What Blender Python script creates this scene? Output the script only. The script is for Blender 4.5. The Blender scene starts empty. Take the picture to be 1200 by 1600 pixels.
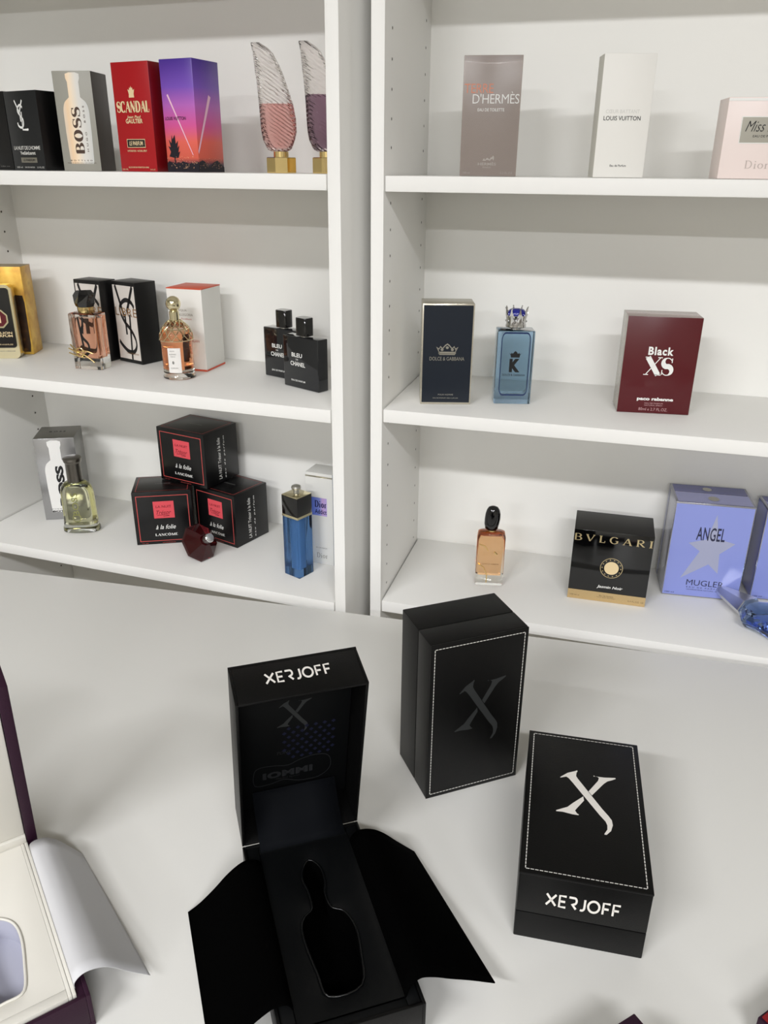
import bpy, bmesh, math, random
from mathutils import Vector, Matrix
R_ = math.radians
random.seed(7)
SC = bpy.context.scene
COL = SC.collection
# ------------------------------------------------------------------ camera
CAM = Vector((0.33466, -1.17161, 1.466))
FW = Vector((-0.24903254, 0.88459461, -0.39430339))
RT = Vector((0.96156069, 0.27446271, 0.00844106))
UP = Vector((-0.11568849, 0.37704454, 0.91894156))
cd = bpy.data.cameras.new('camera'); co = bpy.data.objects.new('camera', cd); COL.objects.link(co)
co.matrix_world = Matrix(((RT.x, UP.x, -FW.x, CAM.x), (RT.y, UP.y, -FW.y, CAM.y), (RT.z, UP.z, -FW.z, CAM.z), (0, 0, 0, 1)))
cd.sensor_fit = 'VERTICAL'; cd.sensor_height = 24; cd.sensor_width = 18; cd.lens = 1246.55 * 24 / 1600
cd.clip_start = .02; cd.clip_end = 50
SC.camera = co
# ------------------------------------------------------------------ world, lamps, exposure
wd = bpy.data.worlds.new('world'); SC.world = wd; wd.use_nodes = True
wd.node_tree.nodes['Background'].inputs[0].default_value = (1, .98, .95, 1)
wd.node_tree.nodes['Background'].inputs[1].default_value = .05
vs = SC.view_settings
vs.view_transform = 'Standard'; vs.look = 'None'; vs.gamma = 1; vs.use_curve_mapping = False
vs.exposure = 1.85
CEIL = 2.86
LAMPS = [(-.75, -2.67, 17.), (1.25, -2.67, 17.), (-.75, -5.5, 29.), (1.25, -5.5, 29.)]
LCOL = (.955, .965, 1.0)
for i, (lx, ly, e) in enumerate(LAMPS):
    ld = bpy.data.lights.new('tube_light', 'AREA'); ld.shape = 'RECTANGLE'; ld.size = 1.25; ld.size_y = .16
    ld.energy = e; ld.color = LCOL
    lo = bpy.data.objects.new('tube_light', ld); COL.objects.link(lo); lo.location = (lx, ly, 2.79)

# ------------------------------------------------------------------ materials
def lin(c):
    if isinstance(c, str):
        c = [int(c[i:i + 2], 16) / 255 for i in (0, 2, 4)]
    return tuple((x / 12.92 if x <= .04045 else ((x + .055) / 1.055) ** 2.4) for x in c) + (1,)
MATS = {}
def mat(name, c, rough=.5, metal=0, trans=0, ior=1.45, coat=0, spec=.5, bump=None, emit=0, sheen=0):
    if name in MATS: return MATS[name]
    m = bpy.data.materials.new(name); m.use_nodes = True
    nt = m.node_tree; b = nt.nodes['Principled BSDF']
    b.inputs['Base Color'].default_value = lin(c)
    b.inputs['Roughness'].default_value = rough; b.inputs['Metallic'].default_value = metal
    b.inputs['Transmission Weight'].default_value = trans; b.inputs['IOR'].default_value = ior
    b.inputs['Coat Weight'].default_value = coat; b.inputs['Coat Roughness'].default_value = .08
    b.inputs['Specular IOR Level'].default_value = spec
    if sheen: b.inputs['Sheen Weight'].default_value = sheen
    if emit:
        b.inputs['Emission Color'].default_value = lin(c); b.inputs['Emission Strength'].default_value = emit
    if bump:
        sc, st = bump
        t = nt.nodes.new('ShaderNodeTexCoord'); n = nt.nodes.new('ShaderNodeTexNoise'); bp = nt.nodes.new('ShaderNodeBump')
        n.inputs['Scale'].default_value = sc; n.inputs['Detail'].default_value = 3
        bp.inputs['Strength'].default_value = st; bp.inputs['Distance'].default_value = .001
        nt.links.new(t.outputs['Object'], n.inputs['Vector']); nt.links.new(n.outputs['Fac'], bp.inputs['Height'])
        nt.links.new(bp.outputs['Normal'], b.inputs['Normal'])
    MATS[name] = m
    return m
def ramp_mat(name, stops, h, rough=.4, axis=2, noise=None, metal=0):
    m = bpy.data.materials.new(name); m.use_nodes = True; nt = m.node_tree; b = nt.nodes['Principled BSDF']
    b.inputs['Roughness'].default_value = rough; b.inputs['Metallic'].default_value = metal
    t = nt.nodes.new('ShaderNodeTexCoord'); cr = nt.nodes.new('ShaderNodeValToRGB')
    if noise:
        n = nt.nodes.new('ShaderNodeTexNoise'); n.inputs['Scale'].default_value = noise; n.inputs['Detail'].default_value = 4
        nt.links.new(t.outputs['Object'], n.inputs['Vector']); nt.links.new(n.outputs['Fac'], cr.inputs['Fac'])
    else:
        s = nt.nodes.new('ShaderNodeSeparateXYZ'); d = nt.nodes.new('ShaderNodeMath'); d.operation = 'DIVIDE'; d.inputs[1].default_value = h
        nt.links.new(t.outputs['Object'], s.inputs[0]); nt.links.new(s.outputs[axis], d.inputs[0]); nt.links.new(d.outputs[0], cr.inputs['Fac'])
    e = cr.color_ramp.elements
    while len(e) < len(stops): e.new(.5)
    for k, (p, c) in enumerate(stops): e[k].position = p; e[k].color = lin(c)
    nt.links.new(cr.outputs['Color'], b.inputs['Base Color'])
    MATS[name] = m
    return m
def liquid(name, c, dens):
    """clear liquid coloured by absorption through its depth"""
    m = bpy.data.materials.new(name); m.use_nodes = True; nt = m.node_tree; b = nt.nodes['Principled BSDF']
    b.inputs['Base Color'].default_value = (1, 1, 1, 1); b.inputs['Roughness'].default_value = 0
    b.inputs['Transmission Weight'].default_value = 1; b.inputs['IOR'].default_value = 1.12
    v = nt.nodes.new('ShaderNodeVolumeAbsorption'); v.inputs['Color'].default_value = lin(c); v.inputs['Density'].default_value = dens
    nt.links.new(v.outputs[0], nt.nodes['Material Output'].inputs['Volume'])
    MATS[name] = m
    return m

white_board = mat('white_board', 'f2f1ed', .42, spec=.08, bump=(60, .02))
white_back = mat('white_back', 'f0efea', .45, spec=.25)
table_white = mat('table_white', 'e3e2dd', .38, bump=(90, .03))
edge_dark = mat('peg_dark', '4a4740', .7)
wall_paint = mat('wall_paint', 'b9b6ac', .8, bump=(40, .05))
ceil_paint = mat('ceiling_paint', 'd2d0c9', .8)
floor_mat = mat('floor_tile', '77726a', .45, bump=(12, .05))
lamp_case = mat('lamp_case', 'e8e8e6', .4)
lamp_glow = mat('lamp_diffuser', 'fff6e8', .5, emit=2.0)
black_card = mat('black_card', '0c0c0d', .32)
black_side = mat('black_card_side', '070708', .4)
black_gloss = mat('black_gloss', '050506', .08, coat=.5)
leather = mat('black_leatherette', '050505', .42, spec=.28, bump=(900, .2))
leather_in = mat('padded_leatherette', '060708', .4, spec=.3, bump=(500, .15))
velvet = mat('black_velvet', '020202', .95, spec=.02)
black_paper = mat('black_lining', '040506', .55, spec=.25)
white_ink = mat('white_ink', 'eeeeea', .5)
cream_ink = mat('cream_ink', 'e6cfa2', .5)
gold_foil = mat('gold_foil', 'd9c69a', .35, metal=1)
silver_foil = mat('silver_foil', 'b9b6ac', .3, metal=1)
black_ink = mat('black_ink', '161517', .5)
grey_ink = mat('grey_ink', '8b8a86', .5)
pale_ink = mat('pale_ink', 'd2d1cb', .5)
thread = mat('white_thread', 'dcdad3', .7)
gold = mat('gold_metal', 'f0d698', .12, metal=1)
pale_gold = mat('pale_gold_metal', 'e6dcb8', .16, metal=1)
chrome = mat('chrome', 'dddddd', .07, metal=1)
silver = mat('brushed_silver', 'c9c8c2', .28, metal=1)
gun = mat('gunmetal_cap', '77736c', .3, metal=1)
glass = mat('clear_glass', 'fbfdfb', .0, trans=1, ior=1.45)
card_white = mat('white_card', 'eceae4', .4)

# ------------------------------------------------------------------ mesh helpers
class MB:
    def __init__(s): s.v = []; s.f = []; s.m = []
    def add(s, vs_, fs, mi=0):
        o = len(s.v); s.v += [tuple(v) for v in vs_]; s.f += [tuple(i + o for i in f) for f in fs]; s.m += [mi] * len(fs); return s
    def box(s, x0, x1, y0, y1, z0, z1, mi=0, bev=0, seg=2):
        bm = bmesh.new(); bmesh.ops.create_cube(bm, size=1)
        for v in bm.verts: v.co = ((x0 + x1) / 2 + v.co.x * (x1 - x0), (y0 + y1) / 2 + v.co.y * (y1 - y0), (z0 + z1) / 2 + v.co.z * (z1 - z0))
        if bev: bmesh.ops.bevel(bm, geom=bm.edges[:], offset=bev, segments=seg, profile=.5, affect='EDGES')
        return s.frombm(bm, mi)
    def frombm(s, bm, mi=0):
        bm.verts.index_update()
        s.add([v.co[:] for v in bm.verts], [[v.index for v in f.verts] for f in bm.faces], mi); bm.free(); return s
    def loft(s, rings, mi=0, cap0=True, cap1=True):
        n = len(rings[0]); V = [p for r in rings for p in r]; F = []
        for i in range(len(rings) - 1):
            for j in range(n):
                k = (j + 1) % n; F.append((i * n + j, i * n + k, (i + 1) * n + k, (i + 1) * n + j))
        if cap0: F.append(tuple(range(n - 1, -1, -1)))
        if cap1: F.append(tuple((len(rings) - 1) * n + j for j in range(n)))
        return s.add(V, F, mi)
    def lathe(s, prof, cx=0, cy=0, seg=28, mi=0, sx=1, sy=1, rot=0):
        return s.loft([[(cx + sx * max(r, 1e-5) * math.cos(rot + 2 * math.pi * j / seg), cy + sy * max(r, 1e-5) * math.sin(rot + 2 * math.pi * j / seg), z) for j in range(seg)] for r, z in prof], mi)
    def prism(s, poly, z0, z1, mi=0, M=None):
        r0 = [Vector((x, y, z0)) for x, y in poly]; r1 = [Vector((x, y, z1)) for x, y in poly]
        if M: r0 = [M @ p for p in r0]; r1 = [M @ p for p in r1]
        return s.loft([r0, r1], mi)
    def tube(s, pts, r, seg=8, mi=0):
        pts = [Vector(p) for p in pts]; rings = []
        for i, p in enumerate(pts):
            t = (pts[min(i + 1, len(pts) - 1)] - pts[max(i - 1, 0)]).normalized()
            a = t.orthogonal().normalized() if i == 0 else (a - t * a.dot(t)).normalized()
            b = t.cross(a); rr = r(i / (len(pts) - 1)) if callable(r) else r
            rings.append([p + rr * (a * math.cos(2 * math.pi * j / seg) + b * math.sin(2 * math.pi * j / seg)) for j in range(seg)])
        return s.loft(rings, mi)
    def build(s, name, mats, parent=None, smooth=35, label=None):
        me = bpy.data.meshes.new(name); me.from_pydata(s.v, [], s.f); me.update()
        if not isinstance(mats, (list, tuple)): mats = [mats]
        for m in mats: me.materials.append(m)
        me.polygons.foreach_set('material_index', s.m)
        bm = bmesh.new(); bm.from_mesh(me); bmesh.ops.recalc_face_normals(bm, faces=bm.faces[:]); bm.to_mesh(me); bm.free()
        if smooth:
            me.shade_smooth(); me.set_sharp_from_angle(angle=R_(smooth))
        o = bpy.data.objects.new(name, me); COL.objects.link(o)
        if parent: o.parent = parent
        if label: o['label'] = label
        return o
def tag(o, label=None, cat=None, group=None, kind=None):
    for k, v in (('label', label), ('category', cat), ('group', group), ('kind', kind)):
        if v: o[k] = v
    return o
LIFT = .0004
def thing(name, label, cat, x, y, z, yaw=0, group=None):
    o = bpy.data.objects.new(name, None); COL.objects.link(o); o.empty_display_size = .02
    o.location = (x, y, z + LIFT); o.rotation_euler = (0, 0, R_(yaw))
    return tag(o, label, cat, group)
def structure(name, mb, m): return tag(mb.build(name, m), kind='structure')
def rrect(w, d, r, n=5, cx=0, cy=0):
    P = []
    for k, (sx, sy) in enumerate(((1, 1), (-1, 1), (-1, -1), (1, -1))):
        for i in range(n + 1):
            a = math.pi / 2 * (k + i / n); P.append((cx + sx * (w / 2 - r) + r * math.cos(a), cy + sy * (d / 2 - r) + r * math.sin(a)))
    return P
def ring(w, d, r, z, n=5, cx=0, cy=0): return [(x, y, z) for x, y in rrect(w, d, min(r, w / 2 - 1e-5, d / 2 - 1e-5), n, cx, cy)]
def arc(cx, cy, rx, ry, a0, a1, n=12): return [(cx + rx * math.cos(R_(a0 + (a1 - a0) * i / n)), cy + ry * math.sin(R_(a0 + (a1 - a0) * i / n))) for i in range(n + 1)]
def spline(P, n=6, closed=False):
    P = [Vector(p) for p in P]; out = []; m = len(P)
    for i in range(m if closed else m - 1):
        g = (lambda k: P[k % m]) if closed else (lambda k: P[min(max(k, 0), m - 1)])
        a, b, c, d = g(i - 1), g(i), g(i + 1), g(i + 2)
        for k in range(n):
            t = k / n; out.append(.5 * ((2 * b) + (c - a) * t + (2 * a - 5 * b + 4 * c - d) * t * t + (3 * b - a - 3 * c + d) * t ** 3))
    if not closed: out.append(P[-1])
    return [tuple(p) for p in out]

# ------------------------------------------------------------------ print on faces
def face(O, u, v, n, W, H): return (Vector(O), Vector(u), Vector(v), Vector(n), W, H)
def fit(V, cx, cy, W, H):
    xs = [p[0] for p in V]; ys = [p[1] for p in V]
    x0, x1, y0, y1 = min(xs), max(xs), min(ys), max(ys)
    return [(cx + ((p[0] - x0) / max(x1 - x0, 1e-9) - .5) * W, cy + ((p[1] - y0) / max(y1 - y0, 1e-9) - .5) * H) for p in V]
def Rc(u0, v0, u1, v1): return ([(u0, v0), (u1, v0), (u1, v1), (u0, v1)], [(0, 1, 2, 3)])
def Pg(pts): return (list(pts), [tuple(range(len(pts)))])
def Fr(u0, v0, u1, v1, tu, tv):
    V = [(u0, v0), (u1, v0), (u1, v1), (u0, v1), (u0 + tu, v0 + tv), (u1 - tu, v0 + tv), (u1 - tu, v1 - tv), (u0 + tu, v1 - tv)]
    return (V, [(0, 1, 5, 4), (1, 2, 6, 5), (2, 3, 7, 6), (3, 0, 4, 7)])
def strip(pts, w):
    V = []; F = []; n = len(pts)
    for i, p in enumerate(pts):
        a = Vector(pts[max(i - 1, 0)]); b = Vector(pts[min(i + 1, n - 1)]); d = (b - a)
        d = d.normalized() if d.length > 0 else Vector((1, 0)); nn = Vector((-d.y, d.x))
        h = (w(i / max(n - 1, 1), d) if callable(w) else w) / 2; p = Vector(p)
        V += [tuple(p + nn * h), tuple(p - nn * h)]
        if i: F.append((2 * i - 2, 2 * i - 1, 2 * i + 1, 2 * i))
    return V, F
def join(parts):
    V = []; F = []
    for v, f in parts:
        o = len(V); V += v; F += [tuple(i + o for i in q) for q in f]
    return V, F
def St(strokes, w): return join([strip(s, w) for s in strokes])
def fitS(shape, cx, cy, W, H, shear=0, rot=0):
    V = [(x + shear * y, y) for x, y in shape[0]]
    if rot:
        c, s = math.cos(R_(rot)), math.sin(R_(rot)); V = [(c * x - s * y, s * x + c * y) for x, y in V]
    return fit(V, cx, cy, W, H), shape[1]
TC = {}
def T(s, cx, cy, W, H, bold=0, shear=0, rot=0, space=1):
    k = (s, bold, space)
    if k not in TC:
        cu = bpy.data.curves.new('t', 'FONT'); cu.body = s; cu.offset = bold; cu.space_character = space; cu.resolution_u = 3
        o = bpy.data.objects.new('t', cu); COL.objects.link(o); dg = bpy.context.evaluated_depsgraph_get()
        me = bpy.data.meshes.new_from_object(o.evaluated_get(dg))
        TC[k] = ([tuple(v.co[:2]) for v in me.vertices], [tuple(p.vertices) for p in me.polygons])
        bpy.data.objects.remove(o); bpy.data.curves.remove(cu); bpy.data.meshes.remove(me)
    return fitS(TC[k], cx, cy, W, H, shear, rot)
# serif capitals drawn with a broad nib: thick uprights, thin horizontals, hairline serifs
def serif(text, cx, cy, W, H, thick=.2, thin=.06, gap=.16, shear=0, rot=0):
    nib = lambda t, d: thin + (thick - thin) * abs(d.y) ** 1.6
    spine = lambda t, d: thin + (thick - thin) * math.sin(math.pi * min(max((t - .18) / .64, 0), 1)) ** .8
    K = lambda t, d: thick; Hh = lambda t, d: thin
    parts = []; x = 0
    for ch in text:
        s = []; sf = []; w = .7
        if ch == 'B':
            w = .72; s = [([(.16, 0), (.16, 1)], K), ([(.1, 1), (.36, 1)] + arc(.36, .76, .27, .24, 90, -90) + [(.16, .52)], nib), ([(.16, .52), (.38, .52)] + arc(.38, .26, .31, .26, 90, -90) + [(.1, 0)], nib)]
        elif ch in 'OoÔ':
            w = .86 if ch != 'o' else .6; hh = 1 if ch != 'o' else .62
            s = [(arc(w / 2, hh / 2, w / 2 - thick / 2, hh / 2, 0, 360, 28), nib)]
            if ch == 'Ô': s.append(([(.26, 1.12), (.43, 1.24), (.6, 1.12)], Hh))
        elif ch == 'S':
            w = .62; s = [(arc(.31, .74, .25, .25, 25, 250, 12) + arc(.31, .26, .27, .26, 75, -155, 12), spine)]; s += [([(.56, .98), (.56, .72)], Hh), ([(.04, .02), (.04, .3)], Hh)]
        elif ch == 'X':
            w = .95; s = [([(.12, 1), (.8, 0)], K), ([(.85, 1), (.08, 0)], Hh)]; sf = [(.14, 1, .17), (.83, 1, .13), (.1, 0, .14), (.8, 0, .17)]
        elif ch == 'L':
            w = .6; s = [([(.16, 0), (.16, 1)], K), ([(.05, .0), (.56, 0), (.57, .26)], Hh)]; sf = [(.16, 1, .14)]
        elif ch == 'A':
            w = .8; s = [([(.06, 0), (.42, 1)], Hh), ([(.42, 1), (.72, 0)], K), ([(.2, .36), (.6, .36)], Hh)]; sf = [(.08, 0, .1), (.72, 0, .13)]
        elif ch == 'V':
            w = .8; s = [([(.08, 1), (.4, 0)], K), ([(.4, 0), (.76, 1)], Hh)]; sf = [(.1, 1, .13), (.74, 1, .1)]
        elif ch == 'N':
            w = .84; s = [([(.12, 0), (.12, 1)], Hh), ([(.1, 1), (.74, 0)], K), ([(.74, 0), (.74, 1)], Hh)]; sf = [(.12, 0, .1), (.74, 1, .1)]
        elif ch == 'C':
            w = .74; s = [(arc(.42, .5, .36, .5, 45, 315, 22), nib), ([(.68, .98), (.68, .7)], Hh)]
        elif ch == 'G':
            w = .82; s = [(arc(.42, .5, .36, .5, 45, 320, 22), nib), ([(.7, .1), (.7, .44)], K), ([(.52, .44), (.8, .44)], Hh)]
        elif ch == 'M':
            w = .98; s = [([(.1, 0), (.14, 1)], Hh), ([(.14, 1), (.48, 0)], K), ([(.48, 0), (.84, 1)], Hh), ([(.84, 1), (.86, 0)], K)]; sf = [(.1, 0, .1), (.86, 0, .12)]
        elif ch == 'E':
            w = .62; s = [([(.16, 0), (.16, 1)], K), ([(.05, 1), (.54, 1), (.54, .8)], Hh), ([(.16, .52), (.44, .52)], Hh), ([(.05, 0), (.56, 0), (.57, .22)], Hh)]
        elif ch == 'D':
            w = .84; s = [([(.16, 0), (.16, 1)], K), ([(.05, 1), (.34, 1)] + arc(.34, .5, .4, .5, 90, -90, 16) + [(.05, 0)], nib)]
        elif ch == 'R':
            w = .78; s = [([(.16, 0), (.16, 1)], K), ([(.05, 1), (.38, 1)] + arc(.38, .75, .26, .25, 90, -90) + [(.16, .5)], nib), ([(.34, .5), (.72, 0)], K)]; sf = [(.16, 0, .13), (.72, 0, .1)]
        elif ch == 'I':
            w = .34; s = [([(.17, 0), (.17, 1)], K)]; sf = [(.17, 1, .14), (.17, 0, .14)]
        elif ch == 'i':
            w = .32; s = [([(.16, 0), (.16, .62)], K), ([(.16, .82), (.16, .95)], K)]; sf = [(.16, 0, .13)]
        elif ch == 'r':
            w = .44; s = [([(.14, 0), (.14, .62)], K), ([(.14, .4), (.24, .58), (.4, .6)], Hh)]; sf = [(.14, 0, .13)]
        elif ch == ' ': w = .4
        pr = [strip(p, f) for p, f in s] + [strip([(a - h, b), (a + h, b)], thin) for a, b, h in sf]
        if pr:
            v, f = join(pr); parts.append(([(px + x, py) for px, py in v], f))
        x += w + gap
    return fitS(join(parts), cx, cy, W, H, shear, rot)
WHOLE = ('stitching', 'city_lights', 'emblem', 'crown_emblem', 'lid_emblem', 'monogram', 'medallion_ring', 'cross_pattern', 'wordmark', 'badge', 'panel_lettering')
def ink(root, name, m, F, shapes, lift=.00025, label=None):
    """printed or stitched elements lying on face F; shapes in 0..1 of the face, each line or mark a part of its own"""
    O, u, v, n, W, H = F
    for grp in ([shapes] if name in WHOLE else [[q] for q in shapes]):
        mb = MB()
        for V, Fs in grp: mb.add([O + u * (x * W) + v * (y * H) + n * lift for x, y in V], Fs)
        o = mb.build(name, m, root, smooth=0, label=label)
        me = o.data; bm = bmesh.new(); bm.from_mesh(me); bm.normal_update()
        for f in bm.faces:
            if f.normal.dot(n) < 0: f.normal_flip()
        bm.to_mesh(me); bm.free()
    return o
def carton(name, label, cat, x, y, z, yaw, w, d, h, m, group=None, bev=.0007, part='carton', ms=None):
    t = thing(name, label, cat, x, y, z, yaw, group)
    b = MB().box(0, w, 0, d, 0, h, bev=bev).build(part, [m] + (ms or []), t)
    if ms:
        for p in b.data.polygons:
            nn = p.normal
            p.material_index = 1 if abs(nn.x) > .9 else (2 if len(ms) > 1 and nn.z > .9 else 0)
    f = face((0, 0, 0), (1, 0, 0), (0, 0, 1), (0, -1, 0), w, h); r = face((w, 0, 0), (0, 1, 0), (0, 0, 1), (1, 0, 0), d, h)
    tp = face((0, 0, h), (1, 0, 0), (0, 1, 0), (0, 0, 1), w, d); l = face((0, d, 0), (0, -1, 0), (0, 0, 1), (-1, 0, 0), d, h)
    return t, f, r, tp, l

# ------------------------------------------------------------------ room
structure('floor', MB().box(-3.2, 3.6, -7.2, .62, -.05, 0), floor_mat)
structure('ceiling', MB().box(-3.2, 3.6, -7.2, .62, CEIL, CEIL + .05), ceil_paint)
structure('wall_back', MB().box(-3.2, 3.6, .36, .42, 0, CEIL), wall_paint)
structure('wall_left', MB().box(-3.26, -3.2, -7.2, .42, 0, CEIL), wall_paint)
structure('wall_right', MB().box(3.6, 3.66, -7.2, .42, 0, CEIL), wall_paint)
structure('wall_front', MB().box(-3.2, 3.6, -7.26, -7.2, 0, CEIL), wall_paint)
WHERE = ['left one of the near pair', 'right one of the near pair', 'left one of the far pair', 'right one of the far pair']
for (lx, ly, e), wh in zip(LAMPS, WHERE):
    t = thing('ceiling_light', 'white ceiling tube light over the room, ' + wh, 'light', lx, ly, CEIL, 0, 'ceiling tube lights')
    MB().box(-.66, .66, -.1, .1, -.05, -.0005, bev=.004).build('housing', lamp_case, t)
    MB().box(-.63, .63, -.08, .08, -.056, -.0505, bev=.002).build('diffuser', lamp_glow, t)

# ------------------------------------------------------------------ bookcases
SW = .0192; IW = .7893; TH = .021
def disc(mb, x, y, z, r, sx, mi):
    mb.add([(x, y + r * math.cos(a), z + r * math.sin(a)) for a in [2 * math.pi * k / 10 for k in range(10)]], [tuple(range(10))], mi)
def bookcase(label, x, y, yaw, dep, x0, shelves):
    """x0: inner face of the left side panel in the bookcase's own frame"""
    t = thing('bookcase', label, 'bookcase', x, y, -LIFT, yaw, 'white open bookcases')
    H = 2.02
    for side in (0, 1):
        xa = x0 - SW if side == 0 else x0 + IW
        mb = MB().box(xa, xa + SW, 0, dep + .006, 0, H, bev=.0008)
        xi = x0 + .0003 if side == 0 else x0 + IW - .0003
        for col in (.037, .235):
            k = 0
            while .2 + k * .037 < H - .1:
                z = .2 + k * .037; k += 1
                if all(abs(z - s + .01) > .017 for s in shelves): disc(mb, xi, col, z, .0021, 1, 1)
        mb.build('side_panel', [white_board, edge_dark], t)
    MB().box(x0, x0 + IW, dep, dep + .006, .0, H).build('back_panel', white_back, t)
    MB().box(x0, x0 + IW, 0, dep, H - TH, H, bev=.0008).build('top_panel', white_board, t)
    MB().box(x0, x0 + IW, .02, .036, 0, .075).build('plinth', white_board, t)
    for s in shelves: MB().box(x0 + .002, x0 + IW - .002, .0005, dep - .0005, s - TH, s, bev=.001).build('shelf', white_board, t)
    return t
Z = dict(R1=1.4583, R2=1.1189, R3=.77454, L1=1.4597, L2=1.1239, L3=.7838, T=.774)
bookcase('white bookcase on the left, holding the crowded perfume shelves', -.06777, -.04627, -2.8515, .2709, -IW, [.096, .45, Z['L3'], Z['L2'], Z['L1'], 1.792])
bookcase('white bookcase on the right, with few boxes spaced far apart', 0, 0, 0, .27, 0, [.096, .45, Z['R3'], Z['R2'], Z['R1'], 1.80])
# ------------------------------------------------------------------ table
t = thing('table', 'wide white table in front of the two bookcases', 'table', 0, 0, -LIFT)
P = [(-1.3, -.126), (-.7135, -.091), (-.4522, -.0754), (-.0459, -.0547), (.0486, -.0504), (.3957, -.0348), (.5761, -.0283), (.98, -.0108), (.98, -1.0), (-1.3, -1.0)]
MB().prism(P, .745, .774).build('tabletop', table_white, t)
for lx in (-1.22, .9):
    for ly in (-.94, -.2): MB().box(lx - .025, lx + .025, ly - .025, ly + .025, 0, .7448, bev=.003).build('leg', lamp_case, t)

# ================================================================== TOP SHELF, LEFT
z = Z['L1']
HALFB = 'black perfume box half out of view at the left end of the top shelf'
t, f, r, tp, l = carton('perfume_box', HALFB, 'box', -.7215, .066, z, -13, .069, .05, .117, black_card)
ink(t, 'lettering', grey_ink, f, [T('100 ml', .7, .05, .3, .012)])
YS = [[(.08, 1), (.40, .60)], [(.74, 1), (.40, .60), (.43, .30)], spline([(.70, .76), (.52, .84), (.3, .76), (.26, .63), (.45, .48), (.63, .36), (.6, .18), (.4, .1), (.18, .16), (.12, .27)]), [(.56, .62), (.5, .03), (.95, .03), (.98, .06)]]
t, f, r, tp, l = carton('perfume_box', 'short black perfume box with white interlaced monogram and white label bar', 'box', -.6475, .0435, z, -15, .0785, .042, .1155, mat('charcoal_card', '17191b', .35), ms=[black_side])
ink(t, 'monogram', white_ink, f, [fitS(St(YS, .075), .47, .7, .34, .39)])
ink(t, 'lettering', pale_ink, f, [T("LA NUIT DE L'HOMME", .5, .29, .82, .05, .01, space=.85), T('YvesSaintLaurent', .5, .225, .48, .045, .015, space=.8), T('100 ml', .18, .04, .18, .022), T('EAU DE PARFUM', .5, .04, .3, .018), T('3.3 FL.OZ', .84, .04, .22, .022)])
ink(t, 'label_bar', silver_foil, f, [Rc(.26, .1, .76, .165)])
ink(t, 'label_lettering', black_ink, f, [T('LE PARFUM', .51, .132, .36, .03)], .0005)
# boss style grey box
def bottle_shape(): 
    return [(.12, .02), (.88, .02), (.9, .05), (.93, .36), (.93, .5)] + arc(.76, .57, .17, .14, 0, 70, 6) + [(.69, .74), (.69, .9), (.73, .94), (.73, .985), (.6, 1), (.4, 1), (.27, .985), (.27, .94), (.31, .9), (.31, .74)] + arc(.24, .57, .17, .14, 110, 180, 6) + [(.07, .5), (.07, .36), (.1, .05)]
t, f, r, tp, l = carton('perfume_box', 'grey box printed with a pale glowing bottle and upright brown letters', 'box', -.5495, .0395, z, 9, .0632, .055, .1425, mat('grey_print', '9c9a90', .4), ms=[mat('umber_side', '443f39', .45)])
ink(t, 'bottle_print', ramp_mat('bottle_print', [(0, 'c9cfd2'), (.3, 'f3d3ac'), (.42, 'f8e3c6'), (.6, 'e2dfd8'), (1, 'c6cac9')], .0632, axis=0), f, [([(.13 + .78 * a, .055 + .93 * b) for a, b in bottle_shape()], [tuple(range(len(bottle_shape())))])])
ink(t, 'lettering', mat('brown_ink', '4a3528', .5), f, [serif('BOSS', .5, .415, .235, .47, .26, .06, .16, rot=90), T('HUGO  BOSS', .71, .43, .045, .46, .01, rot=90, space=1.9), T('BOTTLED', .5, .108, .58, .014, .01, space=1.9), T('HUGO BOSS EAU DE PARFUM', .5, .082, .76, .01)], .0005)
# red
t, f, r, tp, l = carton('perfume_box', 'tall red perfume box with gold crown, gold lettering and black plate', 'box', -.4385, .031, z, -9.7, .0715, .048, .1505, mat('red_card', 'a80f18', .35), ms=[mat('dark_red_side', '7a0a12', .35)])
CR = [(.1, 0), (.9, 0), (.86, .3), (1, .72), (.78, .62), (.72, .86), (.58, .8), (.5, 1), (.42, .8), (.28, .86), (.22, .62), (0, .72), (.14, .3)]
ink(t, 'crown_emblem', cream_ink, f, [fit(CR, .49, .735, .18, .105) and (fit(CR, .49, .735, .18, .105), [tuple(range(len(CR)))])])
ink(t, 'lettering', cream_ink, f, [serif('SCANDAL', .5, .6, .88, .11, .3, .09, .07), T('Jean Paul', .5, .505, .38, .032, .02, .2), T('GAULTIER', .5, .47, .46, .042, .03), T('LE PARFUM', .49, .265, .37, .04, .02), T('VAPORISATEUR - NATURAL SPRAY', .5, .195, .54, .018, .01), T('EAU DE PARFUM INTENSE POUR HOMME', .5, .04, .56, .014, .01), T('100 ML', .12, .02, .16, .014), T('3.4 FL.OZ', .88, .02, .14, .014)], .0006)
ink(t, 'plate', black_ink, f, [Rc(.25, .23, .73, .3)], .0004)
ink(t, 'plate_border', cream_ink, f, [Fr(.24, .225, .74, .305, .014, .008)], .0004)
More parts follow.
